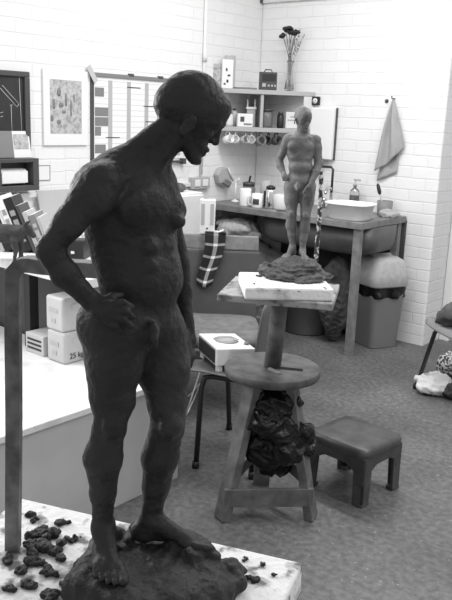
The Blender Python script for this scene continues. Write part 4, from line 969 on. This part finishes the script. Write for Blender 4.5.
# legs
cn((292, 187, 0), (291.5, 200, .004), 8.4, 7.0, .01); cn((291.5, 200, .004), (291.5, 213, .01), 6.8, 5.0, .008); el((291.5, 213.5, .026), (.011, .009, .013), None, .005)
cn((291.5, 215, .008), (291, 225, -.004), 5.0, 5.3, .006); cn((291, 225, -.004), (292, 235, -.006), 5.2, 4.0, .006); cn((292, 235, -.006), (292.5, 246, -.006), 3.8, 2.8, .005)
cn((308, 187, 0), (307, 201, .008), 8.2, 7.0, .01); cn((307, 201, .008), (305.5, 215, .018), 6.8, 5.0, .008); el((305.5, 215.5, .034), (.011, .009, .013), None, .005)
cn((305.5, 217, .014), (304.5, 228, .004), 5.0, 5.3, .006); cn((304.5, 228, .004), (303, 239, .006), 5.2, 3.9, .006); cn((303, 239, .006), (302.5, 250, .008), 3.8, 2.8, .005)
el((297.5, 187, .038), (.010, .010, .011), None, .005); cn((297.5, 184, .045), (297, 190, .05), 1.5, 1.35, .002)
an = a1(292.5, 247, -.006); hh_ = V((an.x, an.y, FZ-.002)); fd = (N*.85-U*.5).normalized(); foot(P, an, hh_-fd*.014, hh_+fd*.08, V((-fd.y, fd.x, 0)), .088)
an = a1(302.5, 251, .008); hh_ = V((an.x, an.y, FZ-.004)); fd = (N*.98+U*.12).normalized(); foot(P, an, hh_-fd*.014, hh_+fd*.08, -V((-fd.y, fd.x, 0)), .088)
hc = a1(303.2, 116, .008); P += head(hc, N*.80+U*.42-Z*.42, Z*.9+N*.38+U*.1, r1(26.5, hc), .004)
tq = T('clay_figure_study', 'smaller looking grey clay nude standing on the far modelling stand', 'sculpture', (FQ.x, FQ.y, SL))
clay('figure', P, .0028, 'clay_far_lit', tq, fn=lambda p: noise.noise(p*70)*.0010+noise.noise(p*150)*.0007)
P = []; rnd = random.Random(9); cB = V((FQ.x, FQ.y, SL))+N*.052-U*.006
P.append(EL(cB+Z*.018, (.098, .105, .050), (U, N, Z), .012))
for i in range(22):
    a = rnd.uniform(0, 6.283); rr = rnd.uniform(.55, 1.05); P.append(EL(cB+U*math.cos(a)*.098*rr+N*math.sin(a)*.085*rr+Z*rnd.uniform(.008, .045), (rnd.uniform(.015, .028), rnd.uniform(.015, .026), rnd.uniform(.010, .016)), (U, N, Z), .006))
for i in range(26):
    a = -math.pi*i/25; k = rnd.uniform(.9, 1.1); P.append(EL(cB+U*math.cos(a)*.104*k-N*math.sin(a)*.118*k+Z*rnd.uniform(.004, .014), (rnd.uniform(.014, .03), rnd.uniform(.014, .026), rnd.uniform(.008, .015)), (U, N, Z), .006))
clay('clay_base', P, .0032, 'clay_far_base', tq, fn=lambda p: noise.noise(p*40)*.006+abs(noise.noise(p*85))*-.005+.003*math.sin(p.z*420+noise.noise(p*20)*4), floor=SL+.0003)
b0 = fl(318.5, 283, SL)
b0 = V((FQ.x, FQ.y, SL))+U*.075-N*.04
wq = -.04
M().tube([b0, onp(320.5, 200, FQ+N*wq, N), onp(321, 176, FQ+N*wq, N), onp(319, 171, FQ+N*wq*.9, N), onp(308, 172, FQ+N*-.01, N)], .0085, 8, sub=3).build('support_rod', 'rod_speckled', tq)
for i, (px, py, r) in enumerate([(254, 284, .006), (262, 290, .004), (279, 291, .005), (299, 292, .004), (325, 288, .006), (258, 276, .012), (329, 280, .005)]):
    c = fl(px, py, SL+.0005); rnd = random.Random(90+i); pr = [EL(c+V((rnd.uniform(-1, 1)*r*.9, rnd.uniform(-1, 1)*r*.6, r*.2)), (r*.6, r*.4, r*.3), None, .002) for _ in range(4)]
    tag(clay('clay_crumb', pr, .0018, 'clay_far_base', None, fn=lambda p: noise.noise(p*110)*.002, floor=SL+.0004), 'tiny dark clay crumb lying on the far white slab', 'clay crumb', 'clay crumbs on the far slab')

# ================================================================== LIGHT
w = bpy.data.worlds.new('world'); sc.world = w; w.use_nodes = True
w.node_tree.nodes['Background'].inputs['Color'].default_value = (1, 1, 1, 1); w.node_tree.nodes['Background'].inputs['Strength'].default_value = .56
def area(name, loc, rot, sx, sy_, e):
    l = bpy.data.lights.new(name, 'AREA'); l.shape = 'RECTANGLE'; l.size = sx; l.size_y = sy_; l.energy = e
    o = bpy.data.objects.new(name, l); COL.objects.link(o); o.location = loc; o.rotation_euler = rot
area('ceiling_tube', (-2.3, 3.6, 2.95), (0, 0, 0), 1.5, .3, 40)
area('ceiling_tube', (-2.4, 1.7, 2.95), (0, 0, 0), 1.5, .3, 24)
area('ceiling_tube', (-.6, 3.4, 2.95), (0, 0, 0), 1.5, .3, 20)
area('window_light', (-3.6, .7, 2.0), (0, math.radians(-90), 0), 1.2, 1.3, 60)
area('ceiling_tube', (.6, 2.6, 2.95), (0, 0, 0), 1.5, .3, 34)
vs = sc.view_settings; sc.display_settings.display_device = 'sRGB'; vs.view_transform = 'Standard'; vs.look = 'None'; vs.gamma = 1; vs.use_curve_mapping = False; vs.exposure = .14
